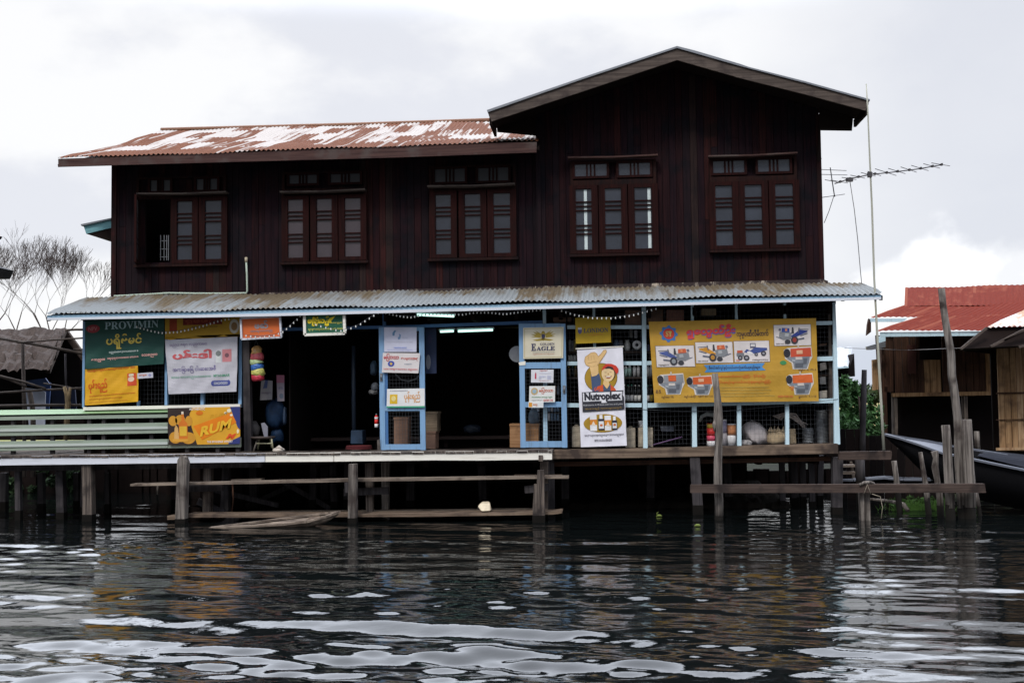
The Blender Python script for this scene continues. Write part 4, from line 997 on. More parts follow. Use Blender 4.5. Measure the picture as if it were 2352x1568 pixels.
boards('wall', rh, (2162,764,903), (2246,764,902), YH, .16, [M_BROWNW])
boards('wall', rh, (2246,764,902), (2292,764,901), YH, .15, [M_TANW, M_BROWNW])
m_ = MB(); m_.slab([(2046,764),(2850,760),(2850,905),(2046,905)], YH+.5, .05, M_BLACK); m_.slab([(2030,900),(2850,900),(2850,1130),(2030,1130)], YH+.6, .05, M_BLACK)  # lower black sheet stands in for the shaded void under the floor
m_.slab([(2011,770),(2052,770),(2052,900),(2018,900)], YH+.1, .05, M_BROWNW); m_.build('wall_and_dark_fill', rh)
m_ = MB(); m_.slab([(2004,826),(2017,824),(2018,894),(2006,896)], YH-.2, .1, M_TANW); m_.slab([(2020,868),(2037,868),(2038,888),(2021,888)], YH-.1, .1, M_BROWNW); m_.build('side_planks', rh)
m_ = MB(); m_.slab([(2108,770),(2112,770),(2112,826),(2108,826)], YH-.04, .05, M_BROWNW); m_.slab([(2084,792),(2104,792),(2104,858),(2086,858)], YH-.06, .04, flat('dull_red', (.06,.02,.015), .8)); m_.build('shutter', rh)
m_ = MB(); m_.slab([(2051,902.5),(2292,898),(2292,907),(2051,911)], YH-.2, .15, M_TANW); m_.build('beam', rh)
for a in ((2052,2061,911,1035),(2214,2222,905,1000),(2031,2037,900,1010),(2024,2030,780,1000)): 
    m_ = MB(); m_.slab([(a[0],a[2]),(a[1],a[2]),(a[1]+2,a[3]),(a[0]+2,a[3])], YH-.15, .2, M_POST if a[0]>2040 else M_BROWNW); m_.build('stilt', rh)
m_ = MB(); corr(m_, at(1996,730,26.8), at(2900,718,26.8), at(2079,700,28.2), at(2900,688,28.2), M_REDROOF, pitch=.13, amp=.009, rows=2, seg=4)
corr(m_, at(2077,704,28.0), at(2900,692,28.0), at(2079,660,30.5), at(2900,642,30.5), M_REDROOF, pitch=.13, amp=.009, rows=3, seg=4)
r_ = m_.build('roof', rh)
m_ = MB(); corr(m_, at(2010,760.5,25.3), at(2900,752,25.3), at(2116,725,26.9), at(2900,716,26.9), M_REDROOF, pitch=.13, amp=.009, rows=3, seg=4); m_.build('verandah_roof', rh)
m_ = MB(); m_.slab([(2022,763),(2900,755),(2900,764.5),(2023,773)], 25.35, .05, M_PALE); m_.slab([(1999,731),(2085,731),(2073,739),(2000,739)], 26.75, .05, M_PALE); m_.build('fascia', rh)
m_ = MB(); m_.slab([(1996,731),(2001,736),(2001,762),(1991,770),(1993,745)], 26.8, .12, M_BROWNW); m_.slab([(1990,796),(2034,783),(2034,797),(2004,803),(1992,803)], 26.4, .1, M_METAL); m_.slab([(2018,772),(2034,770),(2034,786),(2019,789)], 26.6, .1, M_PALE); m_.build('side_hood', rh)
m_ = MB(); m_.tube([at(1940,799,26), at(2085,804,26.2), at(2210,799,22)], .006, flat('cable', (.2,.2,.2), .7), 4); tag(m_.build('power_cable'), 'thin cable strung across the front of the red roofed house', 'cable')
fh = thing('far_house', 'small grey roofed house seen in the gap right of the shop', 'house', at(1940,880,34))
m_ = MB(); corr(m_, at(1905,846,34), at(1948,842,34), at(1905,799,36), at(1958,797,36), iron('grey_iron', (.30,.31,.33), (.42,.44,.47), (.52,.55,.60), seam=True, pale_top=None), pitch=.2, amp=.02, rows=2, seg=4); m_.build('roof', fh)
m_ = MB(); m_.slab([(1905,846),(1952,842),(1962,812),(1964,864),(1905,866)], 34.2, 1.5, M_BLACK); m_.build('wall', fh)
m_ = MB(); m_.slab([(1905,844.5),(1949,841),(1949,844.5),(1905,848)], 33.95, .06, M_PALE); m_.build('fascia', fh)
# bamboo walled hut, far right
bh = thing('bamboo_hut', 'bamboo walled hut with rusty pale iron roof at the right edge', 'hut', at(2330,1060,21.5))
YB2 = 21.5
boards('bamboo_wall', bh, (2288,775,1034), (2760,763,1046), YB2, .10, [M_BAMB, M_BAMB, M_TANW])
m_ = MB()
for v in (903,905,965,1032): m_.bar(2288, v-1, 2760, v-11, YB2-.035, .014 if v < 1000 else .05, .02, M_BROWNW if v<1000 else M_BAMB)
m_.build('batten', bh)
m_ = MB(); m_.slab([(2215,806),(2280,764),(2760,720),(2760,780),(2300,800),(2290,1034),(2283,1034),(2275,812)], YB2+.35, .05, M_BLACK); m_.slab([(2283,1020),(2760,1020),(2760,1100),(2283,1100)], YB2+.5, .05, M_BLACK); m_.build('wall_and_dark_fill', bh)  # black sheets stand in for the shade below roof and floor
M_OLD = iron('old_iron', (.30,.15,.08), (.48,.32,.20), (.60,.60,.60), lo=.42, hi=.55, seam=False, pale_top=None)
m_ = MB(); corr(m_, at(2266,752,20.4), at(2800,743,20.4), at(2355,711,22.2), at(2860,701,22.2), M_OLD, pitch=.09, rows=3); m_.build('roof', bh)
m_ = MB(); m_.hexa([at(2207,801,20.3), at(2266,751,20.5), at(2800,742,20.5), at(2800,770,20.3)], [at(2215,806,22.0), at(2275,760,22.0), at(2800,751,22.0), at(2800,785,22.0)], M_DARK); m_.build('soffit', bh)
for a in ((2206,802,2266,753),(2275,796,2352,757),(2306,782,2360,760),(2340,797,2400,780)):
    m_ = MB(); m_.bar(*a, 20.22, .04, .05, M_DARK if a[0]==2306 else M_FASC); m_.build('rafter', bh)

# ------------------------------------------------------------------ neighbours on the left
M_THATCH = wood('thatch', (.022,.015,.012), (.060,.042,.034), 'y', stain=(.040,.028,.024), grain=1.4)
th = thing('thatched_hut', 'grey thatched hut with blue tarpaulins behind the boardwalk at the left', 'hut', at(90,1000,26))
m_ = MB(); 
def thatch(p00, p10, p01, p11, nx=40, ny=9):
    p00, p10, p01, p11 = map(Vector, (p00,p10,p01,p11))
    b = len(m_.v); k = m_.mi(M_THATCH)
    for j in range(ny+1):
        for i in range(nx+1):
            s, t = i/nx, j/ny; p = p00.lerp(p10, s).lerp(p01.lerp(p11, s), t); p = p+Vector((rnd.uniform(-.03,.03), rnd.uniform(-.05,.05), rnd.uniform(-.05,.04) + (.06 if j % 2 else 0))); m_.v.append(tuple(p))
    for j in range(ny):
        for i in range(nx): m_.f.append((b+j*(nx+1)+i, b+j*(nx+1)+i+1, b+(j+1)*(nx+1)+i+1, b+(j+1)*(nx+1)+i)); m_.m.append(k)
thatch(at(-200,855,24.6), at(118,848,24.6), at(-200,760,27), at(147,758,27)); thatch(at(110,850,24.5), at(128,815,24.7), at(135,762,26.9), at(148,758,27), 6, 8)
m_.build('thatch_roof', th)
m_ = MB(); m_.slab([(118,850),(128,795),(147,760),(196,826),(196,940),(118,940)], 27.05, .1, M_BLACK); m_.slab([(-200,840),(125,840),(125,1000),(-200,1000)], 27.2, .1, M_BLACK); m_.slab([(150,940),(196,940),(196,1010),(-200,1010),(-200,940)], 25.8, .1, M_DARK); m_.build('wall_and_dark_fill', th)  # black and dark slabs behind and below the thatch
m_ = MB(); m_.bar(110,852,148,759,24.9,.12,.1,M_THATCH,26.9); m_.bar(148,759,196,826,27,.14,.1,M_THATCH); m_.build('verge', th)
M_TARP = flat('blue_tarp', (.025,.065,.20), .5, .4, vary=.4, scale=2.2, bump=.5); M_PLAS = flat('pale_plastic', (.26,.28,.34), .4, .4, vary=.4, scale=2, bump=.5)
m_ = MB(); m_.slab([(100,880),(116,878),(112,940),(102,940)], 25.6, .04, M_TARP); m_.build('tarpaulin', th); m_ = MB(); m_.slab([(118,895),(172,893),(176,950),(120,948)], 26.4, .04, flat('tarp_dark', (.014,.022,.055), .6, .3, vary=.5, scale=3)); m_.build('tarpaulin', th); m_ = MB(); m_.slab([(60,874),(104,868),(116,884),(100,892),(62,884)], 25.4, .04, M_TARP); m_.build('tarpaulin', th)
m_ = MB(); m_.slab([(58,890),(82,893),(104,900),(104,990) if False else (102,990),(84,985),(66,975)], 25.3, .03, M_PLAS); m_.build('plastic_sheet', th)
pf = thing('pole_frame', 'loose frame of thin grey poles between the thatched hut and the shop', 'pole frame', at(120,1000,21))
for a in ((0,777,195,813),(0,868,30,885),(30,868,104,893),(-20,902,80,897),(80,897,192,889),(-20,996+0,192,1000),(0,865,60,898)):
    pass
M_THIN = wood('thin_pole', (.045,.036,.032), (.12,.095,.078), 'x', stain=(.03,.024,.022))
for (x0,y0,x1,y1,r) in ((0,777,195,813,.028),(150,758,194,757,.022),(40,787,193,776,.016),(168,802,194,803,.014),(-20,858,60,888,.022),(0,863,105,893,.022),(-20,903,195,891,.022),(100,880,195,897,.014),(-20,1000-68,195,930,.026)):
    m_ = MB(); m_.tube([at(x0,y0,21), at((x0+x1)/2+3,(y0+y1)/2-1,21.05), at(x1,y1,21)], r, M_THIN, 6, .1); m_.build('pole', pf)
for (x0,y0,x1,y1,r,mt) in ((52,788,56,945,.035,M_POST),(68,895,76,945,.05,M_POST),(150,812,152,895,.02,M_POSTD)):
    m_ = MB(); m_.tube([at(x0,y0,21.2), at(x1,y1,21.2), at(x1,y1+150,21.2)], r, mt, 7, .1); m_.build('upright', pf)
m_ = MB(); Mf = wood('forked_pole', (.22,.15,.08), (.42,.31,.17), stain=(.12,.09,.06))
m_.tube([at(148,888,20.9), at(153,905,20.9), at(156,925,20.9), at(154,950,20.9), at(153,1010,20.9)], [.03,.04,.055,.055,.055], Mf, 7, .1); m_.tube([at(161,890,20.9), at(159,910,20.9), at(156,930,20.9)], [.022,.03,.04], Mf, 7, .1)
m_.build('forked_upright', pf)
nh = thing('neighbour_roof', 'dark roof corners of a neighbouring building poking in at the left edge', 'roof', at(-60,700,19))
m_ = MB(); m_.hexa([at(-300,560,19),at(8,614,19),at(32,622,19),at(23,641,19),at(-300,648,19)], [p+Vector((0,-2.0,0)) for p in (at(-300,560,19),at(8,614,19),at(32,622,19),at(23,641,19),at(-300,648,19))], flat('slate_dark', (.03,.032,.04), .7)); m_.build('eave', nh)
m_ = MB(); m_.slab([(-300,470),(6,544),(2,550),(-300,560)], 19.5, -1.5, M_DARK); m_.build('upper_eave', nh)
m_ = MB(); xx = at(-330,640,20).x; m_.box(xx-3, xx, 17, 19, -.3, at(-330,640,19).z, M_DARK); m_.build('wall', nh)

# bare trees
M_BARK = flat('bark', (.060,.045,.042), .9, .1, vary=.2)
def bare_tree(u, vb, vt, Y, seed, lean, label, spread=1.0):
    r = random.Random(seed); p0 = at(u, vb+60, Y); top = at(u, vt, Y); H = (top.z-p0.z)
    root = thing('bare_tree', label, 'tree', p0, 'bare trees behind the thatched hut')
    tr, tw = MB(), MB()
    def grow(p, d, L, rad, depth):
        n = 3; pts = [p]; q = p; dd = d
        for i in range(n):
            dd = (dd+Vector((r.uniform(-1,1)*.07, r.uniform(-1,1)*.06, r.uniform(.0,.08)))).normalized(); q = q+dd*L/n; pts.append(q)
        re = rad*.70
        (tr if depth < 2 else tw).tube(pts, [rad+(re-rad)*i/n for i in range(n+1)], M_BARK, 6 if depth < 2 else 3, cap=False)
        if depth >= 8: return
        for c in range(2 if depth < 2 else r.choice((2,2,3))):
            a = (r.uniform(.25,.55) if depth < 3 else r.uniform(.18,.48))*spread; az = r.uniform(0, 6.283); s_ = Vector((math.cos(az)*1.2, math.sin(az)*.6, r.uniform(-.2,.25)))
            nd = (dd*math.cos(a)+s_.normalized()*math.sin(a)+Vector((0,0,.05))).normalized()
            grow(pts[-1] if c < 2 else pts[-2], nd, L*r.uniform(.76,.92), max(.0055, re*r.uniform(.60,.82)), depth+1)
    grow(p0, Vector((lean,0,1)).normalized(), H*.21, H*.011, 0)
    tr.build('trunk', root); tw.build('crown', root)
for a in ((37,757,560,44,3,.02,'bare tree nearest the left edge, standing behind the hut ridge',1.0),
          (99,757,552,46,8,-.05,'bare tree second from the left, behind the hut ridge',1.05),
          (103,757,575,45,21,.30,'bare tree leaning right from the middle of the hut ridge',1.0),
          (125,757,585,44,34,.42,'bare tree leaning farthest right towards the shop canopy',1.0),
          (-25,757,545,45,55,.10,'bare tree cut off by the left edge of the photo',1.1)): bare_tree(*a)

# bushes and ground cover
def leafy(name, label, cat, blobs, Y, col, n, size, kind=None, parent=None, trunk=None, group=None):
    mats = [flat('leaf_%s_%d'%(name, i), [c*f for c in col], .7, .25) for i, f in enumerate((.55,.85,1.15,1.6))]
    m_ = MB()
    cen = []
    for (u, v, ru, rv, dy) in blobs:
        c = at(u, v, Y+dy); c2 = at(u+ru, v-rv, Y+dy); rx, rz = abs(c2.x-c.x), abs(c2.z-c.z)
        sub = [(Vector((rnd.gauss(0,.5), rnd.gauss(0,.5), rnd.gauss(0,.5))), rnd.uniform(.2,.45)) for _ in range(14)]
        for i in range(int(n*ru*rv/900)):
            sc_, sr = rnd.choice(sub); d = Vector((rnd.gauss(0,1), rnd.gauss(0,1), rnd.gauss(0,1))).normalized()*sr*rnd.uniform(.6,1.05)+sc_
            p = Vector((c.x+d.x*rx, c.y+d.y*rx, c.z+d.z*rz)); a = Vector((rnd.uniform(-1,1), rnd.uniform(-1,1), rnd.uniform(-1,1))).normalized(); b = a.cross(Vector((rnd.uniform(-1,1), rnd.uniform(-1,1), rnd.uniform(-1,1)))).normalized()
            s = size*rnd.uniform(.6,1.4); m_.face([p-a*s, p+b*s*.45, p+a*s, p-b*s*.45], rnd.choices(mats, (3,4,3,1.5))[0])
    return m_
bs_ = thing('bush', 'leafy green bush between the shop corner and the red roofed house', 'bush', at(1955,1010,24))
m_ = leafy('bush', '', '', [(1935,925,26,55,0),(1958,905,20,32,.5),(1945,985,34,40,-.5),(1975,965,26,32,.6),(1992,948,20,26,.8),(2000,990,26,30,.3)], 24, (.050,.120,.038), 750, .085); m_.build('foliage', bs_)
m_ = MB()
for u in (1938,1952,1975): m_.tube([at(u,1030,24.2), at(u+4,970,24.1), at(u-3,910,24)], [.05,.035,.015], M_BARK, 6)
m_.build('stem', bs_)
m_ = leafy('weeds', '', '', [(2100,1160,26,12,0),(2140,1158,34,12,0),(2065,1150,22,9,.4),(2165,1150,20,14,.2)], 18.6, (.035,.075,.020), 1500, .04)
for i in range(260):
    u = rnd.choice((rnd.gauss(2125,26), rnd.gauss(2110,40))); p = at(u, 1172+rnd.uniform(-3,3), 18.4); q = p+Vector((rnd.uniform(-.16,.16), rnd.uniform(-.05,.05), rnd.uniform(.05,.22))); m_.face([p, p+Vector((.012,0,0)), q], flat('grass_blade', (.055,.12,.025), .8, .1))
tag(m_.build('water_weeds'), 'green water weeds round the feet of the mooring posts', None, kind='stuff')
m_ = leafy('undergrowth', '', '', [(20,1120,30,22,0),(150,1105,30,22,0),(60,1150,50,8,0),(120,1085,30,16,.5),(975,1090,30,30,1),(1090,1110,60,8,2)], 22.8, (.022,.045,.016), 900, .07); tag(m_.build('undergrowth'), 'dark undergrowth on the bank beneath the boardwalk', None, kind='stuff')
m_ = MB(); m_.tube([at(1998,1146,18.6), at(2030,1149,18.5), at(2060,1154,18.3), at(2076,1160,18.2), at(2086,1172,18.1)], [.02,.025,.03,.045,.03], M_LOG, 7, .12); tag(m_.build('driftwood_branch'), 'bent dead branch floating beside the water weeds', 'branch')
for u, v, lab in ((1514,1182,'curled yellow green leaf floating below the dark undercroft'), (1602,1204,'round green leaf floating near the foot of a stilt')):
    m_ = MB(); c = atz(u, v, .03); lg = flat('floating_leaf', (.15,.19,.045), .7, .2, vary=.4, scale=40)
    m_.tube([c+Vector((-.045,0,-.02)), c+Vector((-.015,.0,-.008)), c+Vector((.02,0,-.012)), c+Vector((.045,.01,-.02))], [.006,.018,.02,.005], lg, 7)
    if u < 1550: m_.tube([c+Vector((-.035,0,-.01)), c+Vector((-.03,0,.03)), c+Vector((-.01,0,.045))], [.007,.009,.004], lg, 6)
    tag(m_.build('floating_leaf'), lab, 'leaf')

# far side: a tree line and some low fields' hedges to break the horizon
m_ = leafy('hedge', '', '', [(u, 905-.012*(u-1176)*0, 60, 14, rnd.uniform(-4,8)) for u in range(1700, 3400, 50)], 120, (.05,.08,.035), 500, .8); tag(m_.build('distant_hedge'), 'distant line of low trees on the horizon', None, kind='stuff')

# ------------------------------------------------------------------ signs
DG, YE_, OR, RD, BK, WH, BLU = (.012,.058,.045), (.62,.33,.015), (.62,.13,.02), (.50,.045,.025), (.02,.02,.025), (.72,.72,.76), (.05,.12,.35)
s = Sheet('banner', 'dark green feed banner with yellow Burmese letters hung at the left end of the shop', 'banner', [(195,737),(378,730),(376,835.5),(196.5,847.5)], YL-.10, (.012,.060,.048), wave=.012)
s.text('𝐏𝐑𝐎𝐕𝐈𝐌𝐈𝐍', .25, .04, .93, .20, (.38,.52,.56)); s.text('ပရိုဗီမင်', .27, .30, .72, .62, (.55,.42,.08), bold=.03)
s.disc(.10, .17, .085, .085, (.30,.04,.05)); s.text('NPV', .045, .13, .155, .21, (.50,.20,.20), 4, .02)
s.small(.30,.665,.68,.72,(.55,.65,.62)); s.small(.08,.80,.25,.87,(.70,.38,.34)); s.small(.28,.79,.68,.85,(.62,.35,.32)); s.small(.72,.76,.92,.84,(.70,.38,.34)); s.done()
s = Sheet('banner', 'orange yellow banner with red Burmese writing below the dark green banner', 'banner', [(195,848),(317,836.5),(317.3,922),(195.4,930.8)], YL-.085, (.66,.34,.012), wave=.01)
s.text('ပုန်းရည်', .07,.30,.42,.68,(.60,.10,.015), bold=.03); s.rect(.80,.22,.97,.56,(.60,.08,.03)); s.disc(.87,.38,.06,.07,(.72,.55,.40),2); s.rect(.83,.24,.92,.30,(.75,.7,.5),2)
s.small(.05,.04,.95,.12,(.55,.12,.02)); s.small(.08,.74,.95,.79,(.55,.15,.02)); s.small(.08,.83,.7,.88,(.55,.20,.02)); s.small(.08,.92,.8,.96,(.55,.22,.02)); s.done()
s = Sheet('sticker', 'small white sticker with red print beside the orange yellow banner', 'sticker', [(315.5,857),(351,854.5),(351.7,867),(315.7,869.5)], YL-.10, (.55,.55,.62), cloth=False)
s.small(.1,.3,.6,.7,(.6,.15,.05)); s.disc(.8,.5,.1,.25,(.3,.3,.5)); s.done()
s = Sheet('banner', 'yellow banner with scalloped lower edge hanging under the canopy', 'banner', [(379,728),(552,724),(552,772),(379,778)], YL-.10, (.42,.24,.015), wave=0)
s.poly([(0,.9),(0,1.0),(.08,1.06),(.14,1.02),(.22,.9)], (.42,.24,.015), 0); s.poly([(.22,.9),(.3,.98),(.42,1.08),(.55,1.07),(.7,.98),(.78,.9)], (.42,.24,.015), 0); s.poly([(.78,.9),(.84,1.0),(.92,1.04),(1,1.0),(1,.9)], (.42,.24,.015), 0)
s.rect(.24,.02,.76,.40,(.16,.02,.015)); s.text('ရွှေဖီဦး', .27,.05,.73,.40,(.30,.06,.03),bold=.03); s.small(.36,.46,.70,.60,(.22,.12,.02)); s.disc(.92,.52,.065,.34,(.55,.52,.45)); s.disc(.92,.52,.04,.20,(.30,.18,.08),2); s.rect(.06,.1,.16,.65,(.30,.05,.02)); s.done()
s = Sheet('banner', 'grey white banner with large faded red Burmese letters and a blue label', 'banner', [(378.5,780.6),(546,773),(543,899),(388,905)], YL-.11, (.50,.49,.54), wave=.015)
s.text('ပန်းဒါ', .09,.20,.64,.44,(.52,.10,.11),bold=.05); s.small(.06,.08,.58,.15,(.28,.24,.34)); s.text('အကြောဖြေ ငါးဆေးအစီ',.08,.50,.70,.63,(.16,.13,.30),bold=.01); s.small(.05,.68,.63,.74,(.25,.42,.34)); s.text('MYANMAR',.67,.67,.90,.72,(.10,.32,.20),bold=.02)
s.rect(.70,.24,.77,.46,(.62,.64,.64)); s.disc(.735,.29,.04,.05,(.18,.20,.20),2); s.rect(.79,.22,.92,.45,(.55,.22,.24)); s.disc(.855,.33,.03,.04,(.20,.10,.12),2)
s.disc(.66,.835,.03,.05,(.07,.09,.30)); s.disc(.88,.83,.03,.05,(.07,.09,.30)); s.rect(.66,.785,.88,.885,(.07,.09,.30)); s.small(.67,.81,.87,.86,(.50,.52,.62),4); s.done()
s = Sheet('sign_board', 'orange sign board in a white frame with grey Burmese letters', 'sign', [(554,731),(644,727),(647,774.5),(556,779)], YC+.12, (.60,.13,.03), cloth=False, frame=M_WGREY, frame_w=.028)
s.text('ဖော်',.33,.14,.68,.54,(.30,.26,.27),bold=.05); s.small(.22,.60,.78,.75,(.30,.22,.22)); s.small(.20,.84,.80,.93,(.32,.20,.18)); s.done()
s = Sheet('sign_board', 'green sign board in a thick white frame with yellow winged lettering', 'sign', [(700,721),(791,720),(792.5,766),(701,769)], YC+.08, (.015,.10,.055), cloth=False, frame=M_WHITE, frame_w=.042)
s.text('မြန်မာဦး',.05,.12,.66,.60,(.72,.55,.03),bold=.07,slant=.03); s.poly([(.55,.42),(.62,.22),(.78,.10),(.70,.28),(.60,.48)],(.72,.55,.03)); s.small(.60,.42,.95,.52,(.50,.45,.10)); s.small(.08,.70,.95,.84,(.45,.48,.12)); s.done()
s = Sheet('sign_board', 'orange and yellow rum poster with bottles fixed under the left window ledge', 'poster', [(385,937),(551.5,933.5),(551.5,1019),(387.6,1021.5)], Yf-.03, (.64,.32,.02), cloth=False)
s.poly([(0,0),(.34,0),(.30,.18),(.33,.55),(.40,1),(0,1)],(.035,.022,.020))
for a in ((.07,.35,.06,.14),(.17,.33,.07,.14),(.29,.36,.05,.14),(.10,.80,.09,.16),(.28,.82,.10,.16)): s.disc(*a,(.55,.26,.03),2)
s.poly([(.19,.12),(.22,.12),(.23,.34),(.27,.42),(.27,.86),(.15,.86),(.15,.42),(.19,.34)],(.58,.16,.02),3); s.rect(.16,.50,.26,.76,(.66,.40,.04),4); s.rect(.19,.10,.22,.17,(.7,.62,.5),4); s.poly([(.09,.55),(.11,.45),(.14,.55),(.15,.85),(.08,.85)],(.60,.35,.12),4); s.rect(.06,.84,.28,.92,(.62,.30,.04),4)
s.poly([(.86,0),(1,0),(1,.62),(.965,.55)],(.03,.04,.16)); s.poly([(.98,.82),(1,.80),(1,1),(.84,1),(.84,.94)],(.03,.04,.16))
s.poly([(.35,.50),(.88,.15),(.95,.42),(.47,.88)],(.68,.19,.01),2); s.text('RUM',.44,.52,.86,.80,(.72,.42,.03),5,.04,.03,-.22); s.disc(.44,.15,.05,.06,(.62,.16,.01),2)
for a in ((.85,.10,.03,.05),(.80,.16,.02,.03),(.88,.22,.02,.03),(.97,.66,.015,.06)): s.disc(*a,(.75,.66,.45),3)
s.text('AUTHENTIC',.30,.01,.52,.07,(.75,.72,.66),4,.02); s.text('M',.80,.72,.90,.86,(.66,.08,.02),4,.08,.05); s.text('THE MYANMAR WINERY',.54,.90,.90,.96,(.75,.66,.6),4,.02); s.text('RUM',.58,.20,.80,.30,(.60,.30,.02),3,.0,.02,-.06); s.done()
# posters on the shop doors
s = Sheet('poster', 'pale lilac poster with small blue swirl on the left door, topmost', 'poster', [(882,751.5),(957,751.5),(956.5,808),(882.5,808)], YL-.15, (.56,.57,.70), cloth=True, wave=0)
s.poly([(.26,.22),(.32,.13),(.38,.14),(.33,.22),(.32,.34),(.26,.34)],(.12,.24,.40)); s.poly([(.46,.26),(.52,.30),(.50,.48),(.43,.50),(.42,.42),(.47,.36)],(.20,.32,.50)); s.small(.54,.40,.74,.46,(.45,.48,.60)); s.small(.1,.58,.9,.62,(.50,.50,.58)); s.small(.3,.80,.7,.86,(.25,.32,.66)); s.small(.1,.90,.9,.95,(.40,.42,.70)); s.done()
s = Sheet('poster', 'white paper poster with red writing and blue emblem on the left door', 'poster', [(879.5,810),(965,811),(961,857),(877,855)], YL-.16, (.66,.62,.62), wave=0)
s.text('မြဟာသာ',.03,.05,.44,.42,(.52,.05,.06),bold=.03); s.small(.50,.22,.96,.38,(.55,.16,.14)); s.disc(.24,.55,.09,.15,(.05,.08,.36)); s.disc(.24,.55,.035,.07,(.6,.4,.1),2); s.small(.60,.52,.80,.62,(.35,.38,.45)); s.small(.04,.78,.97,.90,(.60,.20,.20)); s.done()
s = Sheet('poster', 'white poster with yellow packet and orange writing low on the left door', 'poster', [(889,893),(975.5,891.5),(975.5,935.5),(888,936)], YL-.15, (.72,.72,.72), wave=0)
s.rect(.08,.30,.28,.80,(.66,.42,.03)); s.disc(.18,.52,.06,.14,(.75,.62,.25),2); s.text('ပုန်းရည်',.46,.15,.88,.72,(.68,.32,.10),bold=.015); s.small(.08,.08,.55,.16,(.35,.35,.40)); s.rect(0,.92,1,1,(.06,.34,.20)); s.done()
s = Sheet('poster', 'cream eagle poster in the top panel of the right door', 'poster', [(1201.5,752.5),(1294.5,750.5),(1293.5,822),(1202,824)], YL-.155, (.66,.61,.47), cloth=False)
for a in ((.03,.03,.97,.045),(.03,.955,.97,.97),(.03,.045,.04,.955),(.96,.045,.97,.955)): s.rect(*a,(.42,.34,.14))
G = (.34,.25,.05)
s.poly([(.47,.12),(.52,.12),(.56,.22),(.54,.40),(.50,.44),(.46,.40),(.44,.22)],G); s.poly([(.44,.20),(.30,.10),(.36,.18),(.24,.14),(.32,.22),(.18,.22),(.30,.27),(.20,.30),(.44,.34)],G); s.poly([(.56,.20),(.70,.10),(.64,.18),(.76,.14),(.68,.22),(.82,.22),(.70,.27),(.80,.30),(.56,.34)],G); s.poly([(.24,.40),(.44,.36),(.56,.36),(.76,.40),(.66,.44),(.52,.42),(.34,.44)],G)
s.poly([(.46,.22),(.54,.22),(.54,.32),(.50,.37),(.46,.32)],(.05,.05,.10),3)
s.text('𝐆𝐎𝐋𝐃𝐄𝐍',.42,.50,.78,.58,(.12,.11,.16),bold=.01); s.text('𝐄',.20,.52,.32,.75,(.06,.06,.12),bold=.02); s.text('𝐀𝐆𝐋𝐄',.33,.61,.79,.75,(.06,.06,.12),bold=.02); s.small(.24,.79,.78,.83,(.30,.26,.24)); s.small(.24,.85,.78,.885,(.45,.16,.12)); s.done()
s = Sheet('paper_notice', 'small white notice with a red bottle picture on the right door', 'notice', [(1220,849),(1271.5,848.5),(1271,878.5),(1219.5,878)], YL-.11, (.68,.68,.72), cloth=False)
s.rect(.17,.30,.24,.72,(.50,.06,.10)); s.rect(.19,.20,.22,.32,(.45,.08,.10)); s.small(.38,.04,.72,.14,(.6,.10,.10)); s.small(.35,.26,.9,.33,(.45,.45,.60)); s.small(.35,.48,.65,.72,(.5,.52,.68)); s.small(.72,.45,.9,.75,(.5,.52,.68)); s.small(.35,.82,.8,.9,(.55,.3,.3)); s.done()
s = Sheet('paper_notice', 'white notice with orange Burmese letters and round emblem on the right door', 'notice', [(1216,886.5),(1275,886),(1274.5,923),(1215,924)], YL-.17, (.70,.70,.68), cloth=False)
s.disc(.20,.32,.14,.22,(.50,.36,.18)); s.disc(.20,.32,.08,.13,(.30,.42,.50),2); s.text('မြဟာသာ',.38,.10,.93,.48,(.55,.10,.04),bold=.02); s.small(.1,.64,.9,.76,(.20,.36,.22)); s.small(.1,.84,.5,.92,(.3,.3,.3)); s.small(.55,.82,.92,.94,(.60,.14,.12)); s.done()
s = Sheet('sticker', 'small white sticker with orange corner on the right door rail', 'sticker', [(1213.5,922.8),(1248.4,923.5),(1248,935.8),(1213.5,935.5)], YL-.175, (.68,.70,.70), cloth=False)
s.rect(.03,.1,.25,.9,(.68,.30,.04)); s.small(.3,.3,.6,.75,(.62,.20,.06)); s.done()
s = Sheet('sign_board', 'mustard yellow sign board lettered in dark blue under the canopy', 'sign', [(1321,730),(1402,727),(1403.5,786),(1322.5,789)], YL-.10, (.46,.30,.015), cloth=False)
s.text('𝐋𝐎𝐍𝐃𝐎𝐍',.23,.42,.93,.60,(.10,.10,.12),bold=.01); s.poly([(.07,.40),(.18,.40),(.18,.56),(.125,.64),(.07,.56)],(.10,.10,.22)); s.rect(.07,.38,.18,.46,(.55,.55,.55),2); s.small(.36,.66,.78,.72,(.55,.22,.05)); s.done()

# tall white roll-up banner
s = Sheet('roll_banner', 'tall white vitamin banner with a thumbs up picture standing before the netting', 'banner', [(1325.2,801),(1430,796),(1439.7,1023),(1334.2,1026.5)], YL-.14, (.74,.73,.80), wave=.008)
OC = (.36,.22,.025); SK = (.72,.48,.22); SKD = (.50,.30,.12)
s.disc(.50,.305,.36,.150,(.10,.06,.03),1,28); s.disc(.50,.305,.35,.145,OC,2,28)
s.poly([(.28,.26),(.45,.24),(.50,.33),(.46,.46),(.30,.46)],(.06,.09,.17),3)
s.poly([(.26,.18),(.45,.17),(.45,.26),(.40,.28),(.30,.29)],SK,4)                    # forearm
s.poly([(.15,.13),(.17,.085),(.24,.065),(.30,.045),(.38,.04),(.43,.055),(.46,.085),(.52,.06),(.58,.025),(.64,.022),(.65,.045),(.60,.08),(.52,.13),(.46,.17),(.42,.19),(.26,.19),(.18,.17)],SKD,4)
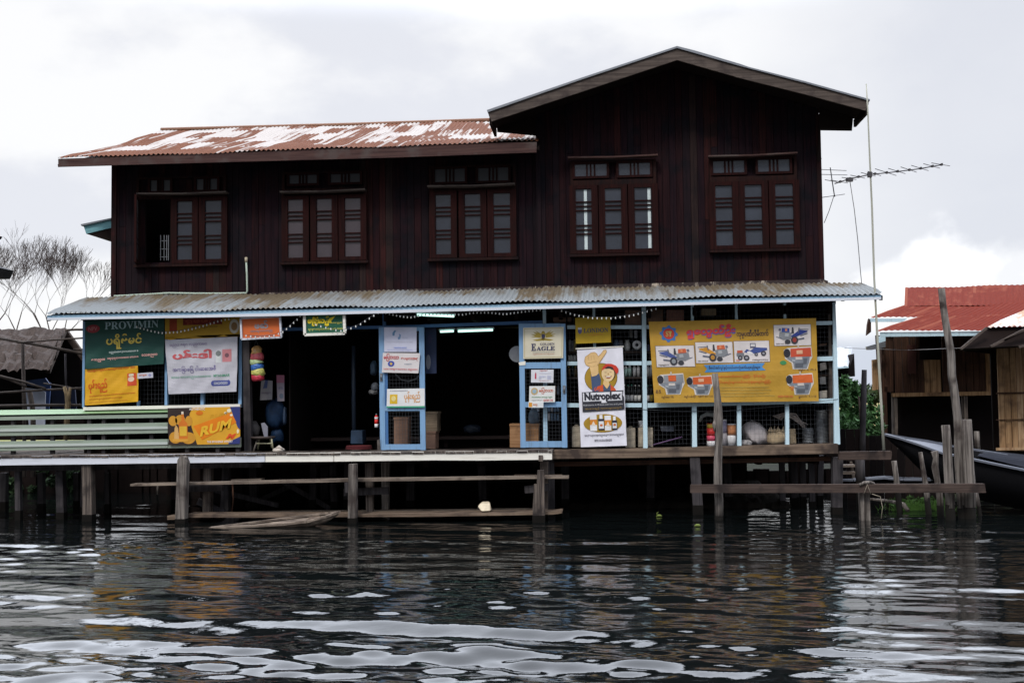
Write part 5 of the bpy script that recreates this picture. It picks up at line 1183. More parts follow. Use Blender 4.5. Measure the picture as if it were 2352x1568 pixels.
s.poly([(.17,.13),(.18,.09),(.25,.07),(.31,.05),(.38,.047),(.42,.06),(.46,.095),(.52,.07),(.58,.033),(.63,.030),(.64,.045),(.59,.078),(.51,.125),(.45,.165),(.41,.183),(.27,.183),(.19,.165)],SK,5)
for x in (.24,.30,.36): s.poly([(x,.075),(x+.008,.075),(x+.012,.12),(x+.004,.12)],SKD,6)
s.poly([(.22,.15),(.42,.135),(.42,.140),(.22,.157)],SKD,6)
s.poly([(.50,.38),(.66,.36),(.80,.42),(.84,.46),(.28,.46),(.36,.40)],(.60,.09,.03),3); s.poly([(.54,.37),(.70,.37),(.70,.45),(.54,.45)],(.06,.09,.15),4)
s.poly([(.56,.32),(.66,.32),(.68,.38),(.62,.42),(.54,.37)],SK,5)
s.disc(.67,.262,.155,.082,(.09,.05,.03),5,24); s.disc(.655,.268,.14,.078,(.76,.56,.30),6,24)
s.poly([(.52,.235),(.55,.195),(.63,.165),(.74,.168),(.84,.19),(.89,.225),(.88,.26),(.84,.275),(.80,.235),(.72,.205),(.62,.205)],(.58,.05,.03),7); s.poly([(.58,.215),(.66,.19),(.76,.20),(.80,.24),(.70,.215)],(.05,.03,.03),8)
s.poly([(.58,.285),(.66,.295),(.74,.288),(.70,.315),(.63,.315)],(.40,.14,.08),8); s.rect(.61,.293,.71,.301,(.8,.78,.72),9)
for x in (.605,.715): s.rect(x-.02,.250,x+.02,.254,(.25,.13,.07),8)
s.poly([(.655,.258),(.67,.258),(.68,.278),(.645,.278)],SKD,8)
s.poly([(.07,.445),(.98,.440),(.97,.455),(.95,.48),(.985,.51),(.985,.635),(.07,.645)],(.035,.035,.045),7)
s.rect(.09,.452,.94,.540,(.70,.70,.74),8); s.rect(.49,.540,.61,.560,(.70,.70,.74),8); s.poly([(.94,.452),(.958,.448),(.94,.48)],(.70,.70,.74),8)
s.text('Nutroplex',.12,.452,.92,.552,(.03,.03,.04),10,.055); s.text('Multivitamins & Minerals with Iron and Lysine',.09,.568,.95,.590,(.55,.55,.58),10); s.text('အားဆေးရည် ကလေးများအတွက်',.12,.600,.92,.632,(.35,.22,.05),10)
s.disc(.50,.765,.42,.092,OC,4,30)
for (x, w_, y0) in ((.22,.15,.68),(.54,.14,.69)): s.rect(x,y0,x+w_,.84,(.74,.74,.76),6); s.rect(x,y0+.045,x+w_,y0+.10,(.62,.22,.03),7); s.poly([(x+.03,y0+.10),(x+w_*.5,y0+.06),(x+w_-.02,y0+.11)],(.72,.62,.5),8)
for (x, w_, y0) in ((.40,.13,.70),(.70,.11,.72)): s.rect(x,y0+.02,x+w_,.835,(.03,.03,.05),8); s.rect(x+.01,y0+.045,x+w_-.01,.82,(.70,.70,.72),9); s.rect(x+w_*.25,y0-.02,x+w_*.75,y0+.02,(.78,.78,.80),9); s.disc(x+w_/2,.785,.03,.012,(.55,.14,.04),10)
s.small(.09,.875,.95,.905,(.22,.21,.24),4,26); s.small(.30,.925,.68,.950,(.22,.21,.24),4,12); r0 = s.done()
m_ = MB(); a, b = s.P[0], s.P[1]; m_.tube([a+Vector((-.02,0,.0)), b+Vector((.02,0,.0))], .012, M_WHITE, 6); m_.build('top_rod', r0)

# the big yellow machinery banner
s = Sheet('banner', 'large mustard yellow machinery banner with engine pictures across the right netting', 'banner', [(1490,738.5),(1874,730.5),(1880.5,921),(1503,925)], YL-.15, (.47,.265,.032), wave=.016)
bl, rd = (.06,.17,.42), (.52,.055,.035)
pts = []
for i in range(32):
    a = 2*math.pi*i/32; r = 1 if i % 4 in (0,1) else .82; pts.append((.116+.055*r*math.cos(a), .155+.105*r*math.sin(a)))
s.poly(pts, bl, 2); s.disc(.116,.155,.034,.066,rd,3); s.text('𝐒𝐓',.098,.12,.134,.19,(.50,.38,.12),5,.02)
s.text('ရွှေလွတ်ဦး',.222,.075,.515,.235,(.16,.14,.36),3,.075,.01,-.02); s.text('ရွှေလွတ်ဦး',.218,.065,.512,.225,(.58,.06,.06),5,.05,.01,-.02)
s.text('ကုမ္ပဏီလီမိတက်',.525,.12,.715,.235,(.06,.04,.05),4,.02)
def frame_pic(a, b, c, d):
    s.rect(a-.003,b-.005,c+.003,d+.005,(.16,.12,.09),2); s.rect(a,b,c,d,(.66,.61,.60),3)
def tiller(a, b, c, d, body, wheel, eng, flip=False):
    frame_pic(a, b, c, d)
    def q(x, y): x = 1-x if flip else x; return (a+(c-a)*x, b+(d-b)*y)
    def P_(pts, col, k=4): s.poly([q(*p) for p in pts], col, k)
    w, h = c-a, d-b
    P_([(.08,.30),(.30,.25),(.55,.55),(.50,.66),(.32,.52),(.10,.36)], body, 5)
    for pp in ([(.06,.22),(.32,.20),(.32,.23),(.06,.25)],[(.10,.40),(.30,.52),(.28,.55),(.08,.44)],[(.30,.15),(.33,.15),(.36,.40),(.33,.40)],[(.18,.62),(.45,.70),(.45,.76),(.18,.70)],[(.80,.62),(.95,.55),(.95,.58),(.80,.68)]): P_(pp, (.12,.13,.17), 6)
    P_([(.52,.38),(.85,.33),(.88,.62),(.76,.72),(.55,.70)], (.22,.23,.25), 6); P_([(.58,.16),(.78,.14),(.80,.34),(.58,.36)], eng, 7); P_([(.47,.12),(.51,.12),(.53,.42),(.46,.42)], (.05,.05,.06), 7)
    P_([(.80,.18),(.86,.16),(.88,.26),(.82,.30)], (.15,.15,.2), 7); P_([(.60,.42),(.70,.40),(.72,.55),(.61,.58)], (.38,.40,.42), 8); P_([(.64,.18),(.70,.18),(.70,.30),(.64,.30)], (.70,.25,.12), 8)
    x, y = q(.45,.74); s.disc(x, y, w*.10, h*.19, (.05,.05,.06), 8); s.disc(x, y, w*.055, h*.11, wheel, 9); x, y = q(.64,.82); s.disc(x, y, w*.08, h*.11, (.05,.05,.06), 7)
    s.small(a+w*.04, d-h*.12, a+w*.32, d-h*.04, (.12,.10,.10), 6)
tiller(.031,.305,.262,.560,(.07,.10,.28),(.28,.30,.32),(.56,.12,.05))
tiller(.272,.268,.495,.520,(.56,.26,.03),(.45,.22,.04),(.56,.12,.05))
tiller(.748,.075,.965,.325,(.03,.05,.22),(.30,.05,.04),(.04,.08,.30),True)
a, b, c, d = .505,.262,.715,.515; frame_pic(a, b, c, d); w, h = c-a, d-b
s.poly([(a+w*x, b+h*y) for x, y in ((.28,.52),(.36,.38),(.46,.46),(.60,.30),(.94,.34),(.94,.44),(.80,.52),(.60,.60),(.42,.60))],(.05,.08,.25),5); s.poly([(a+w*x, b+h*y) for x, y in ((.36,.50),(.44,.48),(.54,.58),(.50,.66),(.38,.62))],(.66,.64,.64),6)
for pp in (((.46,.10),(.62,.10),(.62,.34),(.46,.34)),): s.poly([(a+w*x, b+h*y) for x, y in pp],(.10,.10,.16),5)
s.poly([(a+w*x, b+h*y) for x, y in ((.48,.14),(.60,.14),(.60,.26),(.48,.26))],(.62,.60,.60),6)
s.rect(a+w*.08,b+h*.44,a+w*.24,b+h*.56,(.50,.10,.05),6); s.rect(a+w*.06,b+h*.56,a+w*.28,b+h*.74,(.18,.19,.21),5)
for x, y, r in ((.34,.80,.085),(.83,.60,.075),(.62,.64,.05),(.16,.80,.07)): s.disc(a+w*x,b+h*y,w*r,h*r*1.6,(.05,.05,.06),7); s.disc(a+w*x,b+h*y,w*r*.45,h*r*.7,(.3,.3,.33),8)
s.small(a+w*.50,d-h*.12,a+w*.95,d-h*.04,(.12,.10,.10),6); s.small(a+w*.04,d-h*.12,a+w*.14,d-h*.04,(.6,.15,.08),6)
def engine(cx, cy, w, h, top, rounded=False):
    def P_(pts, col, k): s.poly([(cx+w*x, cy+h*y) for x, y in pts], col, k)
    P_([(-.54,-.34),(-.40,-.44),(.52,-.50),(.56,.0),(.44,.25),(.36,.54),(-.22,.54),(-.26,.25),(-.50,.05)], (.60,.56,.52), 2)
    P_([(-.30,-.05),(.46,-.08),(.42,.22),(.32,.50),(-.16,.50),(-.20,.22),(-.44,.05)], (.20,.22,.25), 4); P_([(-.28,-.40),(.50,-.44),(.52,-.04),(-.28,-.02)], top, 5)
    s.disc(cx-w*.42, cy-h*.20, w*.13, h*.20, (.03,.03,.04), 6); P_([(-.10,-.02),(.16,-.02),(.16,.10),(-.10,.10)], (.55,.50,.46), 6); P_([(.20,.04),(.36,.04),(.32,.30),(.20,.30)], (.11,.12,.14), 6)
    P_([(-.12,.26),(.20,.26),(.18,.44),(-.12,.44)], (.10,.11,.13), 6); P_([(-.05,-.32),(.18,-.33),(.18,-.16),(-.05,-.15)], (.68,.40,.25) if not rounded else top, 7)
    P_([(.0,-.58),(.05,-.58),(.06,-.42),(-.01,-.42)], (.5,.45,.4), 6); P_([(-.24,.08),(-.10,.12),(-.12,.20),(-.24,.18)], (.34,.36,.38), 7)
engine(.110,.765,.150,.250,(.24,.25,.27)); s.rect(.096,.665,.142,.735,(.58,.11,.03),8)
engine(.285,.785,.145,.230,(.58,.11,.03)); engine(.885,.470,.155,.265,(.52,.08,.04)); engine(.890,.785,.150,.250,(.60,.12,.03),True)
s.poly([(.315,.545),(.685,.530),(.665,.578),(.688,.618),(.318,.635),(.335,.590)],(.08,.26,.55),3); s.text('ဒီဇယ်အင်ဂျင်နှင့်လယ်ယာသုံးစက်ပစ္စည်းများ',.345,.555,.655,.612,(.05,.05,.09),5,.02)
s.disc(.795,.532,.020,.026,(.05,.22,.08),3)
s.text('မောသောက်ထားကြွခြင်း ၊ ခိုင်ခံ့ခြင်း',.40,.665,.685,.715,(.60,.14,.03),4,.02); s.text('ခိုင်ပစ္စည်းများလယ်ယာသုံးစွဲရေးတွင်ကြွခြင်း',.40,.735,.715,.785,(.60,.14,.03),4,.02)
for t in (.815,.850,.885,.920): s.small(.41,t,.70+rnd.uniform(0,.05),t+.022,(.42,.30,.08),4)
s.text('ကျင်းစား 195',.045,.905,.120,.955,(.10,.05,.04),4,.01); s.text('ကျင်းပစ်တိုင် : NEW! ZH 1115',.185,.905,.360,.950,(.10,.05,.04),4,.01); s.text('လျှင်း : R 175 A',.885,.600,.993,.645,(.10,.05,.04),4,.01); s.text('ရွှေလင်း : S 1110',.880,.920,.985,.965,(.10,.05,.04),4,.01); s.text('စီဒီ',.012,.84,.045,.88,(.10,.05,.04),4,.01)
s.small(.755,.925,.845,.95,(.60,.16,.05),4)
for a in (-.5,-.25,0,.25,.5): s.poly([(.842,.875),(.842+.03*math.sin(a)-.003,.875-.06*math.cos(a)),(.842+.03*math.sin(a)+.003,.875-.06*math.cos(a))],(.62,.20,.04),4)
s.done()

# ------------------------------------------------------------------ lamps and string lights
def lamp(u0, v0, u1, v1, Y, label):
    r = thing('tube_lamp', label, 'lamp', (at(u0,v0,Y)+at(u1,v1,Y))/2, 'fluorescent tube lamps')
    m_ = MB(); m_.tube([at(u0,v0,Y), at(u1,v1,Y)], .019, M_TUBE, 8); m_.build('tube', r)
    m_ = MB(); m_.beam(at(u0-3,v0,Y)+Vector((0,.03,.035)), at(u1+3,v1,Y)+Vector((0,.03,.035)), .03, .05, M_WGREY); m_.build('fitting', r)
lamp(958,722.5,1043,726,17.75,'lit tube lamp mounted close under the front canopy')
lamp(1011,761.5,1042,760,19.4,'short lit tube lamp hanging inside the wide doorway, at its left')
lamp(1052,760.5,1132,757.5,19.0,'long lit tube lamp hanging inside the wide doorway')
def catenary(name, label, pts, Y, n):
    r = thing(name, label, 'string lights', at(*pts[0], Y), 'strings of small bulbs')
    P = [at(u, v, Y) for u, v in pts]; m_ = MB(); m_.tube(P, .0035, flat('cord', (.05,.05,.06), .7), 4); m_.build('cord', r)
    lens = [0]
    for a, b in zip(P[:-1], P[1:]): lens.append(lens[-1]+(b-a).length)
    first = None
    for i in range(n):
        d = lens[-1]*(i+.5)/n
        for k in range(len(P)-1):
            if lens[k] <= d <= lens[k+1]: p = P[k].lerp(P[k+1], (d-lens[k])/(lens[k+1]-lens[k])); break
        if first is None:
            m_ = MB(); m_.lathe(p+Vector((0,0,-.038)), [(.001,0),(.010,.008),(.011,.022),(.005,.034),(.004,.038)], M_BULB, 6); first = m_.build('bulb', r); p_first = p
        else:
            c = first.copy(); COL.objects.link(c); c.parent = r; c.location = p-p_first
catenary('string_lights', 'string of small white bulbs sagging over the green and yellow banners', [(310,747),(345,757),(369,762),(408,760),(440,753),(470,745),(505,734),(530,729)], YL-.2, 26)
catenary('string_lights', 'string of small bulbs rising between the orange and the green sign boards', [(560,768),(600,773),(630,768),(648.7,761),(665,748),(687,727),(692,718)], YC+.05, 14)
catenary('string_lights', 'string of small bulbs running from the green sign board up to the canopy edge', [(720,742),(740,748),(780,758),(798,755),(825,744),(850,728),(874,713)], YC+.0, 14)
catenary('string_lights', 'string of small bulbs along the canopy edge above the doorway', [(874,713),(891,717),(920,724),(943,726.5),(975,720),(1010,718),(1060,720),(1090,715),(1125,715),(1160,719),(1200,713),(1245,708)], YC+.05, 44)
catenary('string_lights', 'string of small bulbs sagging over the mustard yellow sign board', [(1285,709),(1305,716),(1321,721),(1356.7,728),(1406,728.5),(1450,722.6),(1480,714),(1511.5,704.8)], YC+.08, 22)

# ------------------------------------------------------------------ goods
def lbox(pins, Y, d, mat, name, label, cat, group=None, extra=None):
    m_ = MB(); m_.slab(pins, Y, d, mat)
    if extra: extra(m_)
    return tag(m_.build(name, bevel=.006), label, cat, group)
def can(u, vt, vb, ru, Y, mats, name, label, cat, group=None, prof=None, n=12):
    """round item standing at v=vb, top at vt, radius ru (picture px); mats: list of (fraction, material)"""
    b = at(u, vb, Y); t = at(u, vt, Y); r = (at(u+ru, vb, Y)-b).length; H = t.z-b.z; m_ = MB()
    prof = prof or [(1,0),(1,.98),(.9,1)]
    zs = sorted(set([p[1] for p in prof]))
    f0 = 0
    for f1, mt in mats:
        def rad(z):
            for (ra, za), (rb, zb) in zip(prof[:-1], prof[1:]):
                if za <= z <= zb: return ra+(rb-ra)*((z-za)/(zb-za) if zb > za else 0)
            return prof[-1][0]
        seg = [f0]+[z for z in zs if f0 < z < f1]+[f1]
        m_.tube([b+Vector((0,0,H*z)) for z in seg], [max(.002, r*rad(z)) for z in seg], mt, n); f0 = f1
    return tag(m_.build(name), label, cat, group)
TIN = flat('tin_worn', (.50,.43,.33), .5, .4, .2, vary=.6, scale=12); CRATE = wood('crate_wood', (.22,.11,.05), (.36,.20,.10), 'x', stain=(.12,.06,.03)); CARD = flat('cardboard', (.26,.155,.11), .9, vary=.3, scale=6)
RDP = flat('red_print', (.66,.035,.03), .4, vary=.2); YLP = flat('yellow_print', (.60,.42,.05), .4); WHP = flat('white_print', (.78,.77,.78), .4); PNK = flat('pink_print', (.70,.09,.16), .4); ORP = flat('orange_print', (.68,.28,.12), .5)
DKB = flat('dark_bottle', (.010,.012,.012), .2, .6); AMB = flat('amber_bottle', (.12,.07,.02), .25, .6); GRB = flat('green_cap', (.05,.22,.17), .4); PLB = flat('plastic_white', (.76,.76,.74), .4)
YS = YL+.35
def wcrate(u0, u1, v0, v1, Y, d, label, mat=None):
    mat = mat or CRATE; r = thing('wooden_crate', label, 'crate', at((u0+u1)/2, v1, Y), 'wooden crates inside the shop'); m_ = MB()
    m_.slab([(u0,v0+4),(u1,v0+4),(u1,v1),(u0,v1)], Y, d, mat); m_.build('box', r)
    m_ = MB(); m_.slab([(u0-1,v0),(u1+1,v0),(u1+1,v0+5),(u0-1,v0+5)], Y-.01, d+.02, mat); m_.build('lid', r)
wcrate(1171,1237,973,1027,YL+.15,.4,'orange brown wooden chest with a lid behind the right door')
wcrate(977,1004,945,990,YL+.5,.4,'pale slatted crate stacked behind the left door, upper of two',wood('crate_pale', (.15,.11,.075), (.26,.20,.14), 'x', stain=(.08,.06,.04)))
wcrate(975,1000,990,1030,YL+.5,.4,'dark brown crate under the pale slatted crate behind the left door',CARD)
wcrate(905,936,958,1030,YL+.55,.35,'reddish tall crate seen through the lower mesh of the left door',CARD)
for (u0, u1, v0, v1, lab) in ((1314,1334,979,1027,'dented pale tin partly hidden by the left edge of the tall white banner'), (1437,1459.5,983,1028,'dented pale tin partly hidden by the right edge of the tall white banner'), (1466,1500,982,1027,'dull brass tin behind the thick pale blue post')):
    r = thing('tin_box', lab, 'tin', at((u0+u1)/2, v1, YL+.2), 'dented tins on the shop floor'); m_ = MB(); m_.slab([(u0,v0),(u1,v0-.5),(u1,v1),(u0,v1)], YL+.2, .26, TIN); m_.build('body', r, bevel=.01)
    m_ = MB(); c = at((u0+u1)/2, v0, YL+.2)+Vector((0,.12,0)); m_.lathe(c, [(.035,-.005),(.035,.02),(.03,.03)], TIN, 10); m_.build('lid', r)
can(1475,966,981,8,YL+.35,[(1,WHP)],'round_tin','small pale round tin resting on the brass tin','tin')
lbox([(1440,741),(1470,741),(1470,745),(1440,745)], YL+.6,.3,CARD,'flat_box','thin flat brown box near the top of the netting','box')
for (u0,u1,v0,v1,lab,mt) in ((1436,1472,712,745,'wide brown carton on the top shelf left of the thick blue post',CARD),(1488,1523,710,740,'brown striped carton on the top shelf right of the thick blue post',CARD),(1531,1571,711,741,'reddish striped carton on the top shelf above the gear emblem',flat('carton_red',(.34,.17,.13),.8,vary=.3,scale=20)),(1611,1645,708,724,'small pale carton high on the shelf above the yellow banner',flat('carton_tan',(.42,.31,.19),.8,vary=.3,scale=14)),(1270,1312,728,738,'long thin carton high behind the right door',CARD)):
    lbox([(u0,v0),(u1,v0),(u1,v1),(u0,v1)], YS,.35,mt,'carton',lab,'carton','cartons on the top shelf')
sh = thing('wall_shelf', 'dark timber shelving holding goods behind the netting', 'shelf', (at(1600,900,YS+.1).x, YS+.1, zf))
for v0, v1 in ((745,742),(806,802),(865,860),(925,919)):
    m_ = MB(); m_.slab([(1306,v0+1),(1474,v0),(1912,v1),(1912,v1+4),(1474,v0+4),(1306,v0+5)], YS+.0, .3, flat('shelf_timber', (.055,.035,.028), .8, vary=.3)); m_.build('board', sh)
for u in (1310,1480,1700,1905): m_ = MB(); p = at(u, 850, YS+.3); m_.box(p.x-.03, p.x+.03, YS+.28, YS+.33, zf-.05, at(u,742,YS).z, M_DARK); m_.build('upright', sh)
BP_ = [(1,0),(1,.55),(.85,.66),(.35,.80),(.32,1)]
JP_ = [(1,0),(1,.8),(.6,.9),(.6,1)]
def row(us, vb, vt, ru, mats, name, label, cat, group, prof, jit=1):
    for u in us: can(u, vt+rnd.uniform(0,2)*jit, vb-.018*(u-1474)*0, ru, YS+.08, rnd.choice(mats), name, label, cat, group, prof, 10)
G1, G2, G3, G4 = 'pale bottles on the middle shelf', 'dark bottles on the lower shelf', 'dark bottles left of the tall banner', 'silver jars'
row([1438,1446.5], 864, 839, 3.8, [[(.8,flat('pale_green_bottle',(.40,.58,.54),.3)),(1,WHP)]], 'bottle', 'pale green plastic bottle on the middle shelf right of the tall white banner', 'bottle', 'pale green bottles on the middle shelf', JP_)
row([1457.5,1466.5,1488.5,1496], 864, 839, 4.0, [[(.85,PLB),(1,WHP)],[(.85,WHP),(1,PLB)]], 'bottle', 'pale plastic bottle on the middle shelf right of the tall white banner', 'bottle', G1, JP_)
row([1435,1443,1451.5,1460,1468.5,1489,1496.5], 924, 882, 4, [[(.08,DKB),(.42,YLP),(.92,DKB),(1,GRB)],[(.08,DKB),(.42,WHP),(.92,DKB),(1,GRB)],[(.08,DKB),(.42,PLB),(.92,DKB),(1,WHP)]], 'bottle', 'dark glass bottle with a pale label on the lower shelf near the thick blue post', 'bottle', G2, BP_)
row([1307,1315,1322], 864, 840, 3.4, [[(.9,DKB),(1,GRB)],[(.9,AMB),(1,YLP)]], 'bottle', 'dark bottle on the middle shelf between the right door and the tall white banner', 'bottle', G3, BP_)
row([1306,1312,1320], 828, 814, 4, [[(1,PLB)]], 'jar', 'small silver jar on the shelf between the right door and the tall white banner', 'jar', G4, JP_)
for i, (u, lab) in enumerate(((1416,'blue grey jar beside the mustard yellow sign'), (1426,'dim grey jar right of the blue grey jar'), (1441,'white enamel jug on the upper shelf'))):
    can(u, 781, 805, 6.5, YS+.1, [(1,(flat('blue_grey',(.12,.18,.27),.4),flat('dim_grey',(.16,.17,.2),.4),PLB)[i])], 'jar', lab, 'jar', None, [(.8,0),(1,.3),(1,.7),(.6,.85),(.7,1)])
m_ = MB(); c = at(1463,792,YS-.02); pts = [c+Vector((math.cos(a)*.05,0,math.sin(a)*.05)) for a in [i*math.pi/8 for i in range(17)]]; m_.tube(pts, .024, WHP, 8, cap=False); tag(m_.build('tape_roll'), 'white roll of tape standing on the upper shelf left of the thick blue post', 'roll')
for (v0, v1, lab) in ((866,882,'folded white cloth stack above the far right shelf'),):
    lbox([(1883,v0),(1896,v0-1),(1898,v1),(1884,v1)], YS,.3,flat('cloth_white',(.62,.61,.60),.8,vary=.3),'cloth_stack',lab,'cloth')
lbox([(1883,835),(1897,831),(1899,848),(1884,852)], YS,.3,flat('cloth_grey',(.50,.47,.45),.8,vary=.4),'paper_bundle','grey paper bundle on the far right shelf beside the yellow banner','bundle')
lbox([(1882,898),(1900,896),(1900,914),(1883,915)], YS,.3,flat('box_white',(.62,.58,.52),.8,vary=.4),'small_carton','small white carton at the far right end of the lower shelf','carton')
lbox([(1881,790),(1899,788),(1899,793),(1881,795)], YS,.3,CARD,'flat_box','thin flat brown box at the far right shelf','box')
# floor level behind the lower netting
Yg_ = YL+.28
fx = at(1600,1024,Yg_)
can(1634,972,1000,10.5,Yg_,[(.62,RDP),(.95,YLP),(1,RDP)],'paint_tin','bright red round tin with yellow patch, upper of two beside the knotty pole','tin','stacked paint tins')
can(1634,1000,1024.5,10.5,Yg_,[(.5,WHP),(1,PNK)],'paint_tin','pink and white round tin under the bright red tin','tin','stacked paint tins')
can(1663,963,994,7,Yg_,[(.9,flat('lilac_print',(.28,.26,.36),.5)),(1,WHP)],'paint_tin','lilac grey tin right behind the knotty pole','tin','stacked paint tins')
can(1664,994,1024,7,Yg_,[(1,flat('grey_print',(.34,.32,.34),.5))],'paint_tin','grey tin under the lilac grey tin behind the knotty pole','tin','stacked paint tins')
can(1681,973,999,10,Yg_,[(.9,ORP),(1,WHP)],'paint_tin','orange patterned round tin, upper of two right of the knotty pole','tin','stacked paint tins')
can(1681,999,1023.5,10,Yg_,[(1,WHP)],'paint_tin','plain white round tin under the orange patterned tin','tin','stacked paint tins')
m_ = MB(); m_.tube([at(1607,968,Yg_+.2), at(1612,956,Yg_+.2), at(1624,951,Yg_+.2), at(1642,953,Yg_+.2), at(1656,957,Yg_+.2)], [.02,.03,.035,.035,.02], flat('hose_grey', (.42,.45,.44), .6, vary=.3), 8); tag(m_.build('bent_hose'), 'bent grey hose arching over the red tin behind the netting', 'hose')
def lump(name, label, cat, u, v, ru, rv, ry, Y, mat, seed, shape=None, extra=None):
    r = random.Random(seed); c = at(u, v, Y); rx = (at(u+ru,v,Y)-c).length; rz = (at(u,v-rv,Y)-c).length; m_ = MB(); k = m_.mi(mat); n, q = 18, 12; b = 0
    ph = [(r.uniform(0,6.28), r.randint(2,6), r.randint(1,4)) for _ in range(7)]
    for j in range(q+1):
        t = -math.pi/2+math.pi*j/q
        for i in range(n):
            a = 2*math.pi*i/n; f = 1+sum(.045*math.sin(p+m*a+l*t) for p, m, l in ph)
            x, y, z = math.cos(t)**.7*math.cos(a) if math.cos(t) > 0 else 0, math.cos(t)*math.sin(a) if math.cos(t) > 0 else 0, math.sin(t)
            if z < 0: z = -abs(z)**.6
            sx = shape(x, z) if shape else x
            m_.v.append((c.x+sx*rx*f, c.y+y*ry*f, c.z+z*rz*f))
    for j in range(q):
        for i in range(n):
            m_.smooth.add(len(m_.f)); m_.f.append((j*n+i, j*n+(i+1)%n, (j+1)*n+(i+1)%n, (j+1)*n+i)); m_.m.append(k)
    if extra: extra(m_)
    return tag(m_.build(name), label, cat)
SACK = flat('sack_white', (.66,.60,.60), .7, .3, vary=.25, scale=6, bump=.5); SACKB = flat('sack_brown', (.50,.38,.24), .85, vary=.3, scale=9, bump=.5)
lump('white_sack', 'full off-white sack slumped behind the lower netting, widest of the goods there', 'sack', 1734, 994, 28, 26, .22, YL+.5, SACK, 3, lambda x, z: x+.25*(-z))
lump('small_bundle', 'small pale bundle with blue print in front of the off-white sack', 'bundle', 1713, 1017, 15, 7, .12, YL+.25, flat('bundle_print', (.40,.38,.38), .7, vary=.6, scale=14), 5)
lump('brown_sack', 'brown paper sack with crumpled open top right of the off-white sack', 'sack', 1783, 1004, 26, 18, .2, YL+.45, SACKB, 9, extra=lambda m_: [m_.face([at(1764+i*6,990,YL+.3), at(1770+i*6,990,YL+.32), at(1768+i*6+rnd.uniform(-4,4),977+rnd.uniform(-3,5),YL+.35)], SACKB) for i in range(6)])
lbox([(1812,985),(1827,984),(1829,1018),(1813,1019)], YL+.4,.25,SACKB,'paper_bag','upright brown paper bag between the brown sack and the wire coils','bag')
def coil(u, vt, vb, ru, label):
    r = thing('wire_coil_stack', label, 'wire coil', at(u, vb, YL+.4), 'stacks of wire coils'); m_ = MB(); b = at(u, vb, YL+.42); t = at(u, vt, YL+.42); rr = (at(u+ru,vb,YL+.42)-b).length*.8
    n = int((t.z-b.z)/.022); pts = []
    for i in range(n*10):
        a = i*math.pi*2/10; pts.append(b+Vector((math.cos(a)*rr*(1+rnd.uniform(-.1,.1)), math.sin(a)*rr, (t.z-b.z)*i/(n*10))))
    m_.tube(pts, .010, flat('wire_grey', (.30,.32,.34), .5, .4, .5, vary=.4), 4); m_.build('coil', r)
    m_ = MB(); m_.lathe(b, [(rr*.8,0),(rr*.8,t.z-b.z-.03)], M_DARK, 10); m_.build('core', r)
coil(1857,983,1018,14,'shorter stack of grey wire coils behind the lower netting'); coil(1888,943,1018,14.5,'taller stack of grey wire coils beside the corner post')
m_ = MB()
for i in range(14): m_.tube([at(1775+i*1.5,955+i*.8,YL+.5), at(1805,952+rnd.uniform(-6,8),YL+.5), at(1828,957+rnd.uniform(-8,10),YL+.48), at(1848+rnd.uniform(-8,8),975+rnd.uniform(-6,10),YL+.46)], .005, flat('straw_grey', (.46,.40,.37), .8), 4)
tag(m_.build('fibre_bundle'), 'loose bundle of pale fibres drooping over the wire coils', 'bundle')
m_ = MB(); m_.tube([at(1490,1024,YL+.2), at(1530,1013,YL+.25), at(1567,1003,YL+.3)], .010, flat('purple_pole', (.16,.09,.20), .5), 6); tag(m_.build('purple_rod'), 'thin purple rod lying aslant on the shop floor behind the netting', 'rod')
lbox([(1516,979),(1548,978),(1548,991),(1520,991)], YL+.5,.08,flat('dim_print',(.09,.10,.13),.7,vary=.5,scale=12),'printed_packet','dim printed packet left of the white stud behind the netting','packet')
# goods in the doorways
sb_ = thing('snack_bag_string', 'clear bag of bright red, blue and yellow snack packets hanging below the orange sign', 'snack bags', at(590,875,YL-.05))
m_ = MB(); c0 = at(589,795,YL-.05); c1 = at(593,874,YL-.05); cols = [((.62,.34,.12),'snack_orange'),((.56,.10,.12),'snack_red'),((.48,.62,.30),'snack_green'),((.05,.16,.50),'snack_blue'),((.66,.58,.15),'snack_yellow'),((.50,.03,.06),'snack_crimson')]
fr_ = [0,.22,.40,.52,.68,.84,1.0]; 
for i, (c, nm) in enumerate(cols):
    p, q = c0.lerp(c1, fr_[i]), c0.lerp(c1, fr_[i+1]); m_ = MB(); side = Vector((rnd.uniform(-.008,.008), 0, 0)); e_ = Vector((0,0,.004))
    r0_, r1_ = ((.045,.098) if i == 0 else (.098,.100) if i < 5 else (.100,.088))
    m_.tube([p+e_, p.lerp(q,.3)+side, p.lerp(q,.7)+side, q-e_], [r0_, (r0_+r1_)/2+.008, (r0_+r1_)/2+.010, r1_], flat(nm, c, .35, .5, vary=.55, scale=22, bump=.5), 11, .06); m_.build('packet', sb_)
m_ = MB(); m_.tube([at(588,779,YL-.05), at(586,788,YL-.05), at(583,797,YL-.05)], .004, M_WIRE, 4); m_.tube([at(588,779,YL-.05), at(591,788,YL-.05), at(595,797,YL-.05)], .004, M_WIRE, 4); m_.build('string', sb_)
s = Sheet('poster', 'dim grey calendar poster inside the left doorway', 'poster', [(600,872),(626,874),(625,917),(597,919)], YL+.3, (.20,.19,.20), cloth=False); s.poly([(.35,.0),(.60,.0),(.55,.4),(.2,.42)],(.05,.07,.16)); s.small(.1,.60,.9,.72,(.12,.10,.14)); s.done()
